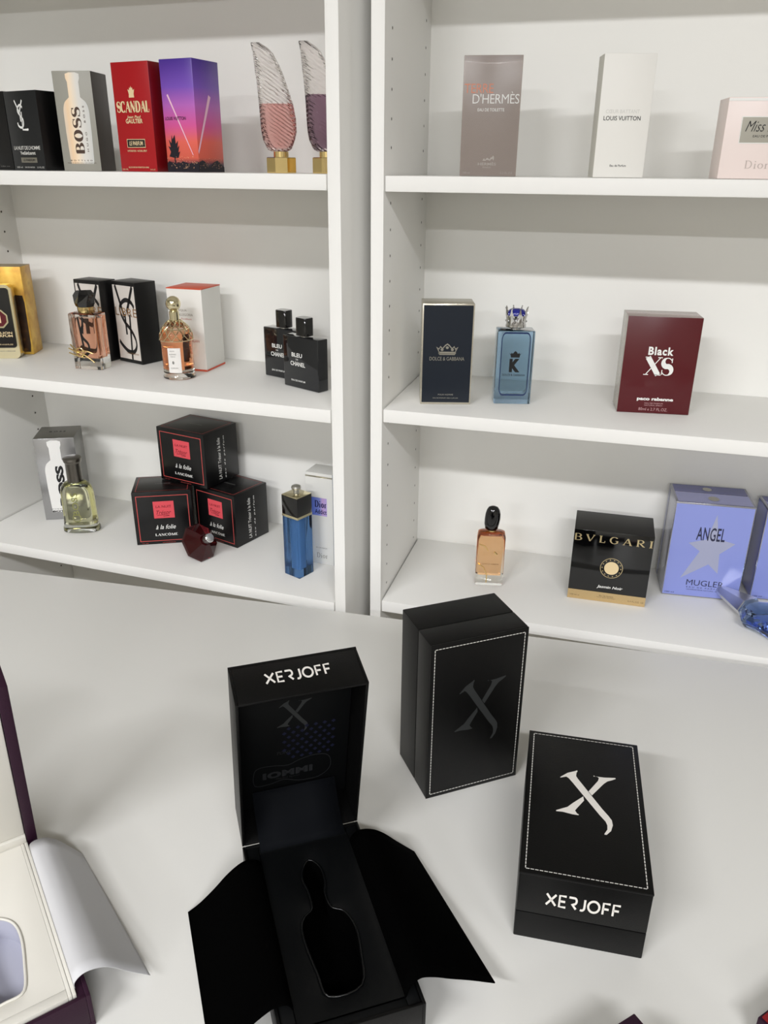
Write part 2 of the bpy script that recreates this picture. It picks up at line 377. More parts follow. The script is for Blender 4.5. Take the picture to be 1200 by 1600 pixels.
# sunset box
sky = ramp_mat('sunset_print', [(0, '15131d'), (.07, '3a2a3c'), (.13, 'd8604c'), (.28, 'e8685a'), (.42, 'd9579a'), (.6, 'b866bd'), (.76, '7a52bb'), (1, '4a2f92')], .1525, .3)
t, f, r, tp, l = carton('perfume_box', 'perfume box printed with violet to orange dusk, palm and light beams', 'box', -.3545, .0275, z, -8.9, .0592, .064, .1525, sky, ms=[sky, mat('violet_top', '4a2f92', .3)])
beam = mat('beam_print', 'f4c6dc', .4); night = mat('night_print', '191621', .4); spark = mat('lights_print', 'f0b890', .4)
random.seed(3)
ink(t, 'light_beam', beam, f, [Pg([(.835, .155), (.855, .155), (.2, .7), (.16, .69)])], .0004)
ink(t, 'light_beam', beam, r, [Pg([(-.0, .19), (.02, .165), (.62, .68), (.54, .7)])], .0004)
PALM = [(.46, 0), (.54, 0), (.55, .3), (.8, .3), (.98, .5), (.82, .46), (.95, .68), (.78, .6), (.86, .82), (.66, .72), (.62, 1), (.42, .86), (.36, 1), (.3, .74), (.1, .86), (.22, .62), (.02, .66), (.2, .48), (.04, .34), (.24, .32), (.45, .3)]
ink(t, 'palm_print', night, f, [(fit(PALM, .26, .19, .36, .3), [tuple(range(len(PALM)))])], .0005)
hill = lambda a: [(0, 0), (1, 0)] + [(1 - k / 14, a[k % len(a)]) for k in range(15)]
ink(t, 'skyline_print', night, f, [Pg(hill([.09, .1, .08, .09, .075, .085]))], .0003)
ink(t, 'skyline_print', night, r, [Pg(hill([.05, .06, .08, .1, .11, .1, .09, .07]))], .0003)
ink(t, 'city_lights', spark, f, [Rc(u, v, u + .012, v + .006) for u, v in [(random.random() * .95, random.uniform(.03, .14)) for _ in range(60)]], .0006)
ink(t, 'city_lights', spark, r, [Rc(u, v, u + .01, v + .005) for u, v in [(random.random() * .95, random.uniform(.03, .13)) for _ in range(60)]], .0006)
ink(t, 'lettering', night, f, [T('LOUIS VUITTON', .38, .485, .64, .03, .005)], .0006)
# feather bottles
FEA = [(234.4, 425, 449), (232, 420, 453.6), (229, 418, 456), (216, 413, 460.5), (203, 411, 463.5), (182, 410, 463), (160, 409.3, 459.5), (147, 408.6, 456), (126, 407.4, 450), (113, 406, 446), (98, 405, 440), (84, 404, 433), (76, 402.6, 425.5), (70.5, 401.7, 417), (68.8, 401.9, 415)]
def feather_rings(inset=0, top=None, sy=.42):
    rs = []
    for py, a, b in FEA:
        if top is not None and py < top: break
        xa, xb = (a - 439) * .00099, (b - 439) * .00099; w = xb - xa - 2 * inset; c = (xa + xb) / 2; zz = (269.3 - py) * .000845 + (inset if py > 228 else 0)
        dpt = max(min(w * sy, .012), .004)
        if w < .002: continue
        rs.append([(c + w / 2 * math.copysign(abs(math.cos(q)) ** .75, math.cos(q)), dpt * math.copysign(abs(math.sin(q)) ** .75, math.sin(q)), zz) for q in [2 * math.pi * k / 32 for k in range(32)]])
    return rs
ridged = mat('ridged_glass', 'faf6f4', .02, trans=1, ior=1.38)
nt = ridged.node_tree; b = nt.nodes['Principled BSDF']
wv = nt.nodes.new('ShaderNodeTexWave'); tcn = nt.nodes.new('ShaderNodeTexCoord'); mp = nt.nodes.new('ShaderNodeMapping'); bp = nt.nodes.new('ShaderNodeBump')
wv.inputs['Scale'].default_value = 70; wv.inputs['Distortion'].default_value = 3; mp.inputs['Rotation'].default_value = (0, R_(55), 0)
bp.inputs['Strength'].default_value = .55; bp.inputs['Distance'].default_value = .002
nt.links.new(tcn.outputs['Object'], mp.inputs[0]); nt.links.new(mp.outputs[0], wv.inputs['Vector']); nt.links.new(wv.outputs['Fac'], bp.inputs['Height']); nt.links.new(bp.outputs[0], b.inputs['Normal'])
pink_l = liquid('pink_liquid', 'f2a49a', 48); violet_l = liquid('violet_liquid', 'a8669a', 80)
for px, lab, lq, top in ((-.1705, 'feather shaped glass bottle with pink perfume on a gold foot', pink_l, 157), (-.098, 'feather shaped glass bottle with violet perfume half behind the post', violet_l, 137)):
    t = thing('perfume_bottle', lab, 'bottle', px, .039, z, 22)
    MB().lathe([(.0225, 0), (.0232, .001), (.0232, .0205), (.0222, .0215)], seg=8, rot=R_(22.5)).build('foot', gold, t, 20)
    MB().lathe([(.0112, .0217), (.0112, .0292)], seg=20).build('neck', gold, t)
    MB().loft(feather_rings()).build('flacon', ridged, t, 50)
    MB().loft(feather_rings(.0035, top)).build('perfume', lq, t, 50)

# ================================================================== MIDDLE SHELF, LEFT
z = Z['L2']
foil = ramp_mat('gold_leaf_print', [(.25, 'a8742c'), (.45, 'd0a03a'), (.6, 'e0b850'), (.8, 'b88038')], 1, .32, noise=28, metal=.35)
t, f, r, tp, l = carton('perfume_box', 'gold foil perfume box with dark bottle print in the corner', 'box', -.8262, .1309, z, 19, .069, .052, .1665, foil, ms=[foil, mat('umber_top', '9b8a68', .4)])
ink(t, 'bottle_print', ramp_mat('dark_bottle_print', [(.3, '1e120c'), (.6, '3d2718'), (.8, '8a5f28')], 1, .35, noise=60), f, [Pg([(.3, .03), (.93, .03), (.96, .12), (.97, .6), (.94, .68), (.35, .7)])])
mb = MB(); mb.box(0, .05, .0005, .002, .1645, .1665 + .001)
t = thing('perfume_bottle', 'black slab bottle in a gold frame with red octagon badge', 'bottle', -.815, .0955, z, 20)
def slab(w, h, r, y0, y1, x0=0, z0=0):
    P = rrect(w, h, r, 5, x0 + w / 2, z0 + h / 2); return [[(x, y0, q) for x, q in P], [(x, y1, q) for x, q in P]]
MB().loft(slab(.058, .138, .009, 0, .02)).build('frame', pale_gold, t, 30)
MB().loft(slab(.051, .112, .006, -.0012, .012, .0035, .0205)).build('panel', black_gloss, t, 30)
fp = face((.0035, -.0012, .0205), (1, 0, 0), (0, 0, 1), (0, -1, 0), .051, .112)
ink(t, 'badge_rim', pale_gold, fp, [Pg(arc(.5, .49, .36, .165, 22.5, 382.5, 8)[:-1])], .0004)
ink(t, 'badge', mat('oxblood', '5a0f1a', .3), fp, [Pg(arc(.5, .49, .3, .137, 22.5, 382.5, 8)[:-1])], .0007)
ink(t, 'lettering', cream_ink, fp, [T('1', .5, .49, .16, .13, .04), T('MILLION', .55, .255, .72, .04, .02), T('PARFUM', .56, .205, .7, .04, .02), T('200 ml 6.8 FL.OZ', .6, .06, .55, .022, .01)], .001)
ink(t, 'base_lettering', grey_ink, face((.0035, 0, 0), (1, 0, 0), (0, 0, 1), (0, -1, 0), .051, .02), [T('paco rabanne', .6, .7, .6, .14)], .0004)
# black and white monogram boxes
LB = [[(.12, 1.0), (.42, .58)], [(.93, 1.0), (.56, .64)], spline([(.93, .72), (.8, .79), (.55, .81), (.32, .75), (.24, .66), (.4, .52), (.66, .42), (.84, .3), (.86, .19), (.7, .11), (.45, .11), (.22, .17), (.06, .24)]), [(.46, .62), (.46, .34)], [(.69, .62), (.6, .0)]]
def mono_box(label, x, y, yaw, w, d, lettering):
    t, f, r, tp, l = carton('perfume_box', label, 'box', x, y, z, yaw, w, d, .149, mat('black_satin', '0a0a0a', .38), ms=[black_side])
    ink(t, 'front_panel', mat('ivory_print', 'ddd6ce', .35), f, [Rc(.05, .045, .955, .955)], .0002)
    ink(t, 'monogram', black_ink, f, [([(.05 + .9 * x_, .045 + .91 * y_) for x_, y_ in St(LB[:1] + LB[1:2] + LB[3:], .075)[0]], St(LB[:2] + LB[3:], .075)[1]), ([(.05 + .9 * x_, .045 + .91 * y_) for x_, y_ in St(LB[2:3], .06)[0]], St(LB[2:3], .06)[1])], .0004)
    ink(t, 'lettering', mat('copper_foil', 'a8835c', .35, metal=.6), f, [T('LIBRE', .52, .635, .9, .1, .0, space=1.05), T('EAU DE PARFUM', .62, .12, .5, .02)], .0006)
mono_box('black and white monogram box standing behind the square bottle with bow', -.6465, .1525, -11, .0655, .04, 1)
mono_box('black and white monogram box with open view of its copper lettering', -.5705, .1585, -19, .0665, .048, 1)
# square bottle with black cap
t = thing('perfume_bottle', 'square amber perfume bottle with black faceted cap and gold bow', 'bottle', -.6105, .0735, z, 4)
W_, D_ = .0555, .035
MB().loft([ring(W_, D_, .003, 0, 3, W_ / 2, D_ / 2), ring(W_, D_, .003, .0985, 3, W_ / 2, D_ / 2), ring(W_ - .003, D_ - .003, .003, .1, 3, W_ / 2, D_ / 2)]).build('flacon', glass, t, 40)
MB().loft([ring(W_ - .012, D_ - .009, .005, .02, 4, W_ / 2, D_ / 2), ring(W_ - .009, D_ - .009, .005, .092, 4, W_ / 2, D_ / 2)]).build('perfume', liquid('amber_liquid', 'ffaa48', 34), t, 40)
MB().lathe([(.0135, .1002), (.0138, .101), (.0138, .1105), (.013, .111)], W_ / 2, D_ / 2, 30).build('collar', gold, t)
random.seed(5)
MB().loft([[(W_ / 2 + r_ * math.cos(a), D_ / 2 + r_ * math.sin(a), zz + dz * math.cos(a + 1)) for a in [2 * math.pi * k / 7 + off for k in range(7)]] for r_, zz, dz, off in ((.0165, .1112, 0, 0), (.0185, .117, 0, 0), (.0195, .131, .002, .25), (.0135, .139, .002, .25))]).build('cap', black_gloss, t, 10)
fb = face((0, 0, 0), (1, 0, 0), (0, 0, 1), (0, -1, 0), W_, .1)
ink(t, 'monogram', black_ink, fb, [fitS(St([spline([(.6, 1), (.45, .8), (.5, .6), (.75, .4), (.72, .15), (.4, .02)])], .1), .52, .52, .3, .62), fitS(St([[(.3, 1), (.5, .1)], [(.7, 1), (.55, .5)]], .16), .44, .68, .24, .55)], .0004)
mb = MB()
for p in ([(-.004, -.004, .038), (.012, -.005, .032), (.028, -.004, .026), (.045, -.004, .014)], [(-.004, -.004, .03), (.01, -.005, .026), (.026, -.004, .022)], [(.0, -.004, .045), (.014, -.005, .034), (.03, -.003, .034), (.042, -.002, .03)]):
    mb.tube(spline(p, 5), .0013)
mb.tube([(.018 + .0075 * math.cos(a), -.0045, .032 + .0075 * math.sin(a)) for a in [2 * math.pi * k / 16 for k in range(17)]], .0013)
mb.build('bow', gold, t)
# orange and white box
t, f, r, tp, l = carton('perfume_box', 'white perfume box with orange top behind the beehive bottle', 'box', -.4375, .1265, z, -1, .0695, .07, .1465, mat('white_print', 'ebe8e2', .4), ms=[mat('white_print_side', 'e4e3dd', .4), mat('orange_top', 'd9512e', .4)])
OR = mat('orange_ink', 'd4573c', .45)
for q, w in ((f, 0), (r, 0)): ink(t, 'trim_band', OR, q, [Rc(0, 0, 1, .022), Rc(0, .988, 1, 1)], .0003)
ink(t, 'lettering', mat('taupe_ink', '9a8f84', .5), f, [T('AQUA', .42, .735, .25, .028), T('ALLEGORIA', .5, .685, .42, .03)], .0003)
ink(t, 'scent_lettering', mat('rose_ink', 'c8786a', .5), f, [T('Florabloom', .52, .635, .3, .022), T('GUERLAIN', .66, .37, .36, .03)], .0003)
# beehive bottle
t = thing('perfume_bottle', 'round beehive bottle of peach perfume with gold ball stopper', 'bottle', -.396, .0755, z, 14)
MB().lathe([(.0255, 0), (.028, .0015), (.028, .004), (.0268, .006), (.0268, .062), (.0285, .066), (.0285, .071), (.026, .08), (.0195, .09), (.012, .0975), (.009, .099)], seg=40).build('flacon', glass, t, 40)
MB().lathe([(.0235, .0165), (.0245, .018), (.0245, .066), (.024, .078)], seg=40).build('perfume', liquid('peach_liquid', 'ffb620', 34), t, 40)
mb = MB()
prof = [(.0292, .0675), (.0278, .0765), (.0235, .0865), (.0165, .0945), (.0105, .0995)]
for k in range(12):
    for sgn in (1, -1):
        mb.tube([(r_ * math.cos(a), r_ * math.sin(a), zz) for i, (r_, zz) in enumerate(prof) for a in [2 * math.pi * k / 12 + sgn * i * .26]], .0009, 6)
for i in (0, 2, 4): mb.tube([(prof[i][0] * math.cos(a), prof[i][0] * math.sin(a), prof[i][1]) for a in [2 * math.pi * q / 32 for q in range(33)]], .0008, 6)
mb.build('gold_lattice', pale_gold, t)
MB().lathe([(.0085, .099), (.0085, .114), (.007, .1155)] + [(.0128 * math.cos(a), .1275 + .0128 * math.sin(a)) for a in [R_(q) for q in range(-60, 91, 15)]], seg=28).build('stopper', pale_gold, t)
mb = MB(); lab = [R_(a) for a in range(-112, -58, 6)]
V = []
for a in lab: V += [(.0272 * math.cos(a), .0272 * math.sin(a), .013), (.0272 * math.cos(a), .0272 * math.sin(a), .056)]
mb.add(V, [(2 * i, 2 * i + 2, 2 * i + 3, 2 * i + 1) for i in range(len(lab) - 1)])
lb = mb.build('paper_label', mat('label_paper', 'efece8', .5), t)
FL = face((-.0055, -.0276, .013), (1, 0, 0), (0, 0, 1), (0, -1, 0), .014, .043)
lt = ink(t, 'label_lettering', grey_ink, FL, [T('AQUA', .25, .88, .6, .05), T('ALLEGORIA', .3, .76, .9, .05), T('FORTE', .3, .66, .6, .04), T('GUERLAIN', .4, .2, .9, .05), Pg(arc(.3, .42, .14, .07, 0, 360, 8)[:-1])], .0001)
# two dark blue-black bottles
ink_glass = mat('ink_glass', '0a0e14', .05, coat=.6)
def dark_bottle(label, x, y, yaw, w, d, h, capc, group=None):
    t = thing('perfume_bottle', label, 'bottle', x, y, z, yaw, group)
    MB().box(0, w, 0, d, 0, h, bev=.0016, seg=3).build('flacon', ink_glass, t, 40)
    MB().lathe([(.007, h), (.007, h + .002)], w / 2, d / 2, 20).build('neck', silver, t)
    c, s = w / 2, d / 2
    MB().loft([ring(.026, .021, .006, h + .002, 4, c, s), ring(.0262, .021, .006, h + .0035, 4, c, s), ring(.0262, .021, .006, h + .030, 4, c, s), ring(.025, .02, .006, h + .0312, 4, c, s)]).build('cap', black_gloss, t, 40)
    f = face((0, 0, 0), (1, 0, 0), (0, 0, 1), (0, -1, 0), w, h)
    ink(t, 'lettering', white_ink, f, [T('BLEU', .4, .645, .3, .08, .02), T('DE', .4, .56, .07, .028), T('CHANEL', .42, .475, .42, .085, .02), T('EAU DE PARFUM', .42, .145, .4, .035, .01)], .0003)
dark_bottle('near black rectangular bottle with white letters, front one beside the post', -.1975, .0795, -25, .0835, .023, .0865, 0)
dark_bottle('near black rectangular bottle half hidden behind its twin', -.2575, .1355, -20, .078, .025, .0865, 0)

# ================================================================== BOTTOM SHELF, LEFT
z = Z['L3']
t, f, r, tp, l = carton('perfume_box', 'silver perfume box with white bottle print behind the yellow bottle', 'box', -.7625, .109, z, 25.5, .0795, .084, .1775, mat('silver_card', 'a9a9aa', .22, metal=.75), ms=[mat('silver_card_side', '8f8f8c', .3, metal=.75), mat('silver_card_top', '77756e', .35, metal=.6)])
bs = [(.13 + .72 * a, .075 + .9 * b) for a, b in bottle_shape()]
ink(t, 'bottle_print', mat('white_bottle_print', 'f2f1ee', .4), f, [Pg(bs)])
ink(t, 'lettering', black_ink, f, [T('BOSS', .53, .42, .2, .5, .05, rot=90), T('HUGO BOSS', .45, .135, .5, .013, .01, space=1.6), T('BOTTLED', .52, .105, .62, .022, .05)], .0005)
ink(t, 'top_lettering', black_ink, tp, [T('BOSS', .5, .55, .4, .1, .02, space=1.6)])
# yellow flask
t = thing('perfume_bottle', 'rounded clear bottle of pale yellow perfume with grey metal cap', 'bottle', -.660, .0895, z, 20)
def ov(w, d, zz, n=36, e=.8): return [(w / 2 * math.copysign(abs(math.cos(q)) ** e, math.cos(q)), d / 2 * math.copysign(abs(math.sin(q)) ** e, math.sin(q)), zz) for q in [2 * math.pi * k / n for k in range(n)]]
MB().loft([ov(.069, .036, 0), ov(.073, .04, .002), ov(.073, .04, .008), ov(.069, .037, .013), ov(.066, .035, .03), ov(.064, .034, .08), ov(.062, .033, .09), ov(.055, .03, .099), ov(.044, .027, .1045), ov(.032, .024, .107)]).build('flacon', glass, t, 50)
MB().loft([ov(.056, .028, .016), ov(.058, .029, .018), ov(.056, .028, .078), ov(.052, .026, .09), ov(.042, .022, .0965)]).build('perfume', liquid('yellow_liquid', 'e8e488', 22), t, 50)
MB().lathe([(.0145, .1072), (.0148, .108), (.0148, .145), (.0158, .147), (.017, .1485), (.0178, .153), (.0178, .1555), (.0165, .157), (.006, .1585)], seg=36).build('cap', gun, t, 40)
f = face((-.033, -.0185, 0), (1, 0, 0), (0, 0, 1), (0, -1, 0), .066, .1)
ink(t, 'lettering', mat('olive_ink', '8a8a50', .4), face((-.02, -.0172, .03), (1, 0, 0), (0, 0, 1), (0, -1, 0), .04, .06), [T('BOSS', .45, .55, .3, .8, 0, rot=90), St([arc(.45, .05, .2, .13, 0, 360, 18)], .03)], .0004)
# stacked black and red boxes
red_ink = mat('coral_ink', 'c8524e', .45); coral = mat('coral_panel', 'e0505a', .45)
def nuit(label, x, y, zz, yaw, w, d, h, side=True):
    t, f, r, tp, l = carton('perfume_box', label, 'box', x, y, zz, yaw, w, d, h, black_card, 'three black boxes with coral squares')
    ink(t, 'border', red_ink, f, [Fr(.06, .06, .94, .93, .012, .012)])
    ink(t, 'border', red_ink, tp, [Fr(.06, .06, .94, .94, .008, .008)])
    ink(t, 'square_panel', coral, f, [Rc(.34, .5, .69, .82)], .0003)
    ink(t, 'panel_lettering', mat('dark_red_ink', '7a1a24', .45), f, [T('LA NUIT', .515, .72, .26, .045), T('Trésor', .51, .61, .25, .075, 0, .35), St([spline([(.4, .555), (.52, .56), (.6, .545), (.5, .535)], 5)], .008)], .0006)
    ink(t, 'lettering', white_ink, f, [T('à la folie', .52, .33, .34, .085, .005, .35), serif('LANCÔME', .52, .185, .38, .06, .22, .07, .14)], .0004)
    ink(t, 'small_lettering', red_ink, f, [T('EAU DE PARFUM', .55, .025, .22, .015), T('75 ml', .14, .025, .1, .015)], .0004)
    if side:
        ink(t, 'side_lettering', white_ink, r, [T('LA NUIT Trésor à la folie', .42, .46, .09, .78, .008, .2, rot=90), T('eau de parfum', .58, .46, .055, .8, .012, .2, rot=90, space=1.3)], .0004)
    ink(t, 'top_lettering', grey_ink, tp, [T('LANCÔME', .5, .5, .25, .04)], .0004)
    return t
nuit('black box with coral square and white script, lower left of three', -.5135, .0565, z, 25.6, .1115, .088, .11)
nuit('black box with coral square behind the red bottle, lower right of three', -.4223, .1333, z, -17.5, .107, .0925, .1088)
nuit('black box with coral square stacked on top of the other two', -.4985, .1435, z + .1106, -13, .118, .098, .1085)
# red faceted bottle lying over
t = thing('perfume_bottle', 'dark red faceted diamond bottle tipped over before the black boxes', 'bottle', -.3945, .057, z, 0)
ruby = mat('ruby_glass', '4a0a10', .04, trans=.6, ior=1.5); 
A = 2 * math.pi / 8
rot = Matrix.Translation((0, 0, 0)) @ Matrix.Rotation(R_(-22), 4, 'Z') @ Matrix.Rotation(R_(58), 4, 'Y') @ Matrix.Rotation(R_(22.5), 4, 'Z')
def dia(prof, seg, off=0): return [[Vector((r_ * math.cos(2 * math.pi * k / seg + off * (i % 2)), r_ * math.sin(2 * math.pi * k / seg + off * (i % 2)), zz)) for k in range(seg)] for i, (r_, zz) in enumerate(prof)]
def lay(rings, dz): return [[rot @ p + Vector((0, 0, dz)) for p in r_] for r_ in rings]
body = dia([(.017, 0), (.038, .03), (.036, .034), (.012, .052)], 8)
dz = -min((rot @ p).z for r_ in body for p in r_)
MB().loft(lay(body, dz)).build('flacon', ruby, t, 8)
MB().loft(lay(dia([(.0065, .0522), (.0065, .056), (.0092, .0565), (.0092, .0665), (.008, .068)], 18), dz)).build('sprayer', chrome, t, 30)
# blue square column bottle
t = thing('perfume_bottle', 'tall dark blue square bottle with black cap and silver knob', 'bottle', -.1575, .018, z, -22 + 90)
q = .0375
MB().loft([ring(q, q, .0015, 0, 2, q / 2, q / 2), ring(q, q, .0015, .1148, 2, q / 2, q / 2)]).build('flacon', mat('blue_glass', '547cb0', .0, trans=1, ior=1.25), t, 40)
MB().loft([ring(.0165, .0165, .003, .012, 3, q / 2, q / 2), ring(.0165, .0165, .003, .1147, 3, q / 2, q / 2)]).build('inner_tube', mat('pale_blue_core', 'e4f2fa', .3), t, 40)
MB().box(-.0003, q + .0003, -.0003, q + .0003, .115, .1198, bev=.0005).build('collar', pale_gold, t)
MB().box(0, q, 0, q, .12, .1548, bev=.0006).build('cap', black_gloss, t)
MB().box(.0, q, .0, q, .155, .1562, bev=.0004).build('cap_plate', pale_gold, t)
MB().lathe([(.0055, .1564), (.005, .162), (.0045, .164), (.008, .1655), (.0088, .1675), (.008, .1705), (.005, .172)], q / 2, q / 2, 28).build('knob', silver, t)
# white box behind it
t, f, r, tp, l = carton('perfume_box', 'tall white perfume box with blue and pink square, beside the post', 'box', -.1685, .0885, z, -5, .0535, .045, .181, mat('pearl_card', 'e2e2de', .3), ms=[mat('pearl_side', 'd5dbe6', .25)])
ink(t, 'square_label', ramp_mat('iridescent_label', [(.2, '5a78e0'), (.5, '8f9be8'), (.62, 'c8a8dc'), (1, '9fa0e6')], .0535, axis=0), f, [Rc(.2, .545, .78, .74)])
ink(t, 'lettering', mat('navy_ink', '191c52', .4), f, [serif('Dior', .55, .672, .42, .075, .22, .08, .1), T('Addict', .55, .59, .44, .05, .015)], .0005)
ink(t, 'maker_lettering', grey_ink, f, [serif('Dior', .57, .1, .4, .055, .12, .05, .12), T('EAU DE PARFUM', .55, .185, .42, .012)], .0005)
ink(t, 'lid_line', silver_foil, f, [Rc(0, .955, 1, .97)], .0003)

# ================================================================== TOP SHELF, RIGHT
z = Z['R1']
t, f, r, tp, l = carton('perfume_box', 'tall taupe perfume box in glossy wrap with orange and white letters', 'box', .0925, .08, z, 7.9, .0815, .05, .1545, mat('taupe_card', '978a82', .3))
film = bpy.data.materials.new('shrink_film'); film.use_nodes = True; fn = film.node_tree; fn.nodes.remove(fn.nodes['Principled BSDF'])
fa, fb_, fc, fd = [fn.nodes.new(q_) for q_ in ('ShaderNodeBsdfTransparent', 'ShaderNodeBsdfGlossy', 'ShaderNodeMixShader', 'ShaderNodeFresnel')]
fb_.inputs['Roughness'].default_value = .06; fd.inputs['IOR'].default_value = 1.55
fn.links.new(fd.outputs[0], fc.inputs[0]); fn.links.new(fa.outputs[0], fc.inputs[1]); fn.links.new(fb_.outputs[0], fc.inputs[2]); fn.links.new(fc.outputs[0], fn.nodes['Material Output'].inputs['Surface'])
mb = MB(); NU, NV = 16, 80; FW_, FH_ = .0815, .1545
def film_y(u, v):
    k = .962 - .028 * (1 - (2 * u - 1) ** 2)
    return -.0008 - (.0045 * max(0, (v - .45) / (k - .45)) ** 1.1 if v < k else .0045 * .5 * (1 + math.cos(math.pi * min(1, (v - k) / (1.0001 - k)))))
mb.add([(FW_ * i / NU, film_y(i / NU, j / NV), FH_ * j / NV) for j in range(NV + 1) for i in range(NU + 1)], [(j * (NU + 1) + i, j * (NU + 1) + i + 1, (j + 1) * (NU + 1) + i + 1, (j + 1) * (NU + 1) + i) for j in range(NV) for i in range(NU)])
mb.build('shrink_film', film, t, 80)
ink(t, 'accent_lettering', mat('orange_print', 'dd8a6a', .4), f, [T('TERRE', .275, .735, .5, .075, -.004, space=.95)])
ink(t, 'lettering', white_ink, f, [T("D'HERMÈS", .575, .66, .8, .098, -.004, space=.95), T('EAU DE TOILETTE', .5, .56, .46, .026, .01)])
HORSE = [(0, 0), (.1, .5), (.18, .1), (.3, .55), (.4, .5), (.5, .2), (.58, .6), (.7, .7), (.76, 1), (.82, .8), (.84, .4), (.8, 0), (.74, .35), (.62, .3), (.55, 0), (.45, .1), (.3, .2), (.22, 0)]
ink(t, 'maker_lettering', mat('pale_taupe_ink', 'b3aaa2', .4), f, [(fit(HORSE, .5, .155, .2, .045), [tuple(range(len(HORSE)))]), serif('HERMES', .48, .105, .32, .028, .2, .08, .15) if False else T('HERMÈS', .48, .107, .32, .03, .015), T('PARIS', .48, .075, .14, .014), T('100 ml', .12, .028, .12, .016), T('3.3 FL.OZ', .83, .028, .22, .018)])
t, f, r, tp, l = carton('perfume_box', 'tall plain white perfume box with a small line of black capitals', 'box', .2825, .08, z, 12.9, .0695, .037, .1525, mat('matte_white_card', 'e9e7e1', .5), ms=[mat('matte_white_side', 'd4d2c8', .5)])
ink(t, 'lettering', black_ink, f, [T('LOUIS VUITTON', .46, .49, .72, .036, .008), T('Eau de Parfum', .48, .1, .32, .018, .01)])
ink(t, 'embossed_lettering', pale_ink, f, [T('CŒUR BATTANT', .46, .545, .66, .03, 0)])
t, f, r, tp, l = carton('perfume_box', 'pale pink perfume box cut off at the right edge of the photo', 'box', .447, .08, z, 8, .1, .05, .0985, mat('blush_card', 'eedfd9', .35))
ink(t, 'label_plate', silver_foil, f, [Rc(.2, .44, .86, .77)])
ink(t, 'plate_border', white_ink, f, [Fr(.2, .44, .86, .77, .008, .01)], .0004)
ink(t, 'lettering', black_ink, f, [T('Miss Dior', .54, .65, .56, .13, -.008, .45), T('EAU DE PARFUM', .54, .53, .34, .028)], .0006)
ink(t, 'maker_lettering', mat('blush_ink', 'c3b4ae', .4), f, [serif('Dior', .48, .18, .3, .1, .12, .05, .12)], .0004)
ink(t, 'lid_edge', white_ink, f, [Rc(0, .955, 1, .985)], .0003)

# ================================================================== MIDDLE SHELF, RIGHT
z = Z['R2']
t, f, r, tp, l = carton('perfume_box', 'navy perfume box with silver edges and a small crown emblem', 'box', .05, .0485, z, 15.5, .0805, .055, .1585, mat('silver_edge_card', 'c6c0b0', .25, metal=.7))
ink(t, 'front_panel', mat('navy_card', '111a26', .3), f, [Rc(.025, .02, .975, .985)])
CW = [(.14, 0), (.86, 0), (.9, .35), (1, .7), (.88, .5), (.82, .75), (.72, .55), (.6, .85), (.5, 1), (.4, .85), (.28, .55), (.18, .75), (.12, .5), (0, .7), (.1, .35)]
ink(t, 'crown_emblem', silver_foil, f, [strip(fit(CW, .5, .56, .42, .1) + fit(CW, .5, .56, .42, .1)[:1], .014), Rc(.33, .513, .67, .535)] + [Pg(arc(u_, v_, .03, .014, 0, 360, 8)[:-1]) for u_, v_ in ((.5, .575), (.4, .555), (.6, .555))], .0004)
ink(t, 'lettering', silver_foil, f, [T('DOLCE & GABBANA', .5, .465, .68, .036), T('POUR HOMME', .5, .1, .3, .014), T('EAU DE PARFUM 100ml 3.3FL.OZ', .5, .065, .5, .01)], .0004)
t = thing('perfume_bottle', 'blue glass bottle with silver crown cap and black letter', 'bottle', .163, .088, z, 14)
W_, D_, H_ = .0585, .038, .1165
kb = mat('steel_blue_glass', 'a4c0da', .0, trans=1, ior=1.36)
MB().loft([ring(W_, D_, .0025, 0, 3, W_ / 2, D_ / 2), ring(W_, D_, .0025, H_ - .001, 3, W_ / 2, D_ / 2), ring(W_ - .002, D_ - .002, .0025, H_, 3, W_ / 2, D_ / 2)]).build('flacon', kb, t, 40)
MB().loft(slab(W_ - .013, H_ - .021, .006, .007, D_ - .006, .0065, .0155)).build('perfume', liquid('teal_liquid', 'b2d2d2', 20), t, 40)
fk = face((0, 0, 0), (1, 0, 0), (0, 0, 1), (0, -1, 0), W_, H_)
ink(t, 'bottle_outline', mat('deep_blue_rim', '1c2f58', .2), fk, [(lambda a: strip(a + [a[0]], .022))(rrect(.76, .85, .1, 5, .5, .55))], .0003)
ink(t, 'lettering', mat('jet_ink', '040405', .6), fk, [T('K', .5, .535, .29, .185, .07), T('DOLCE & GABBANA', .49, .405, .62, .03, .01), T('EAU DE PARFUM', .5, .145, .36, .012), (fit(CW, .5, .69, .32, .09), [tuple(range(len(CW)))])], .0005)
cx, cy = W_ / 2, D_ / 2
MB().lathe([(.009, H_), (.009, H_ + .0035)], cx, cy, 24).build('neck', chrome, t)
mb = MB(); h0 = H_ + .0037
mb.lathe([(.0155, h0), (.0165, h0 + .001), (.0165, h0 + .004), (.0155, h0 + .0045), (.0158, h0 + .012), (.0172, h0 + .018), (.0165, h0 + .0185), (.015, h0 + .012)], cx, cy, 32)
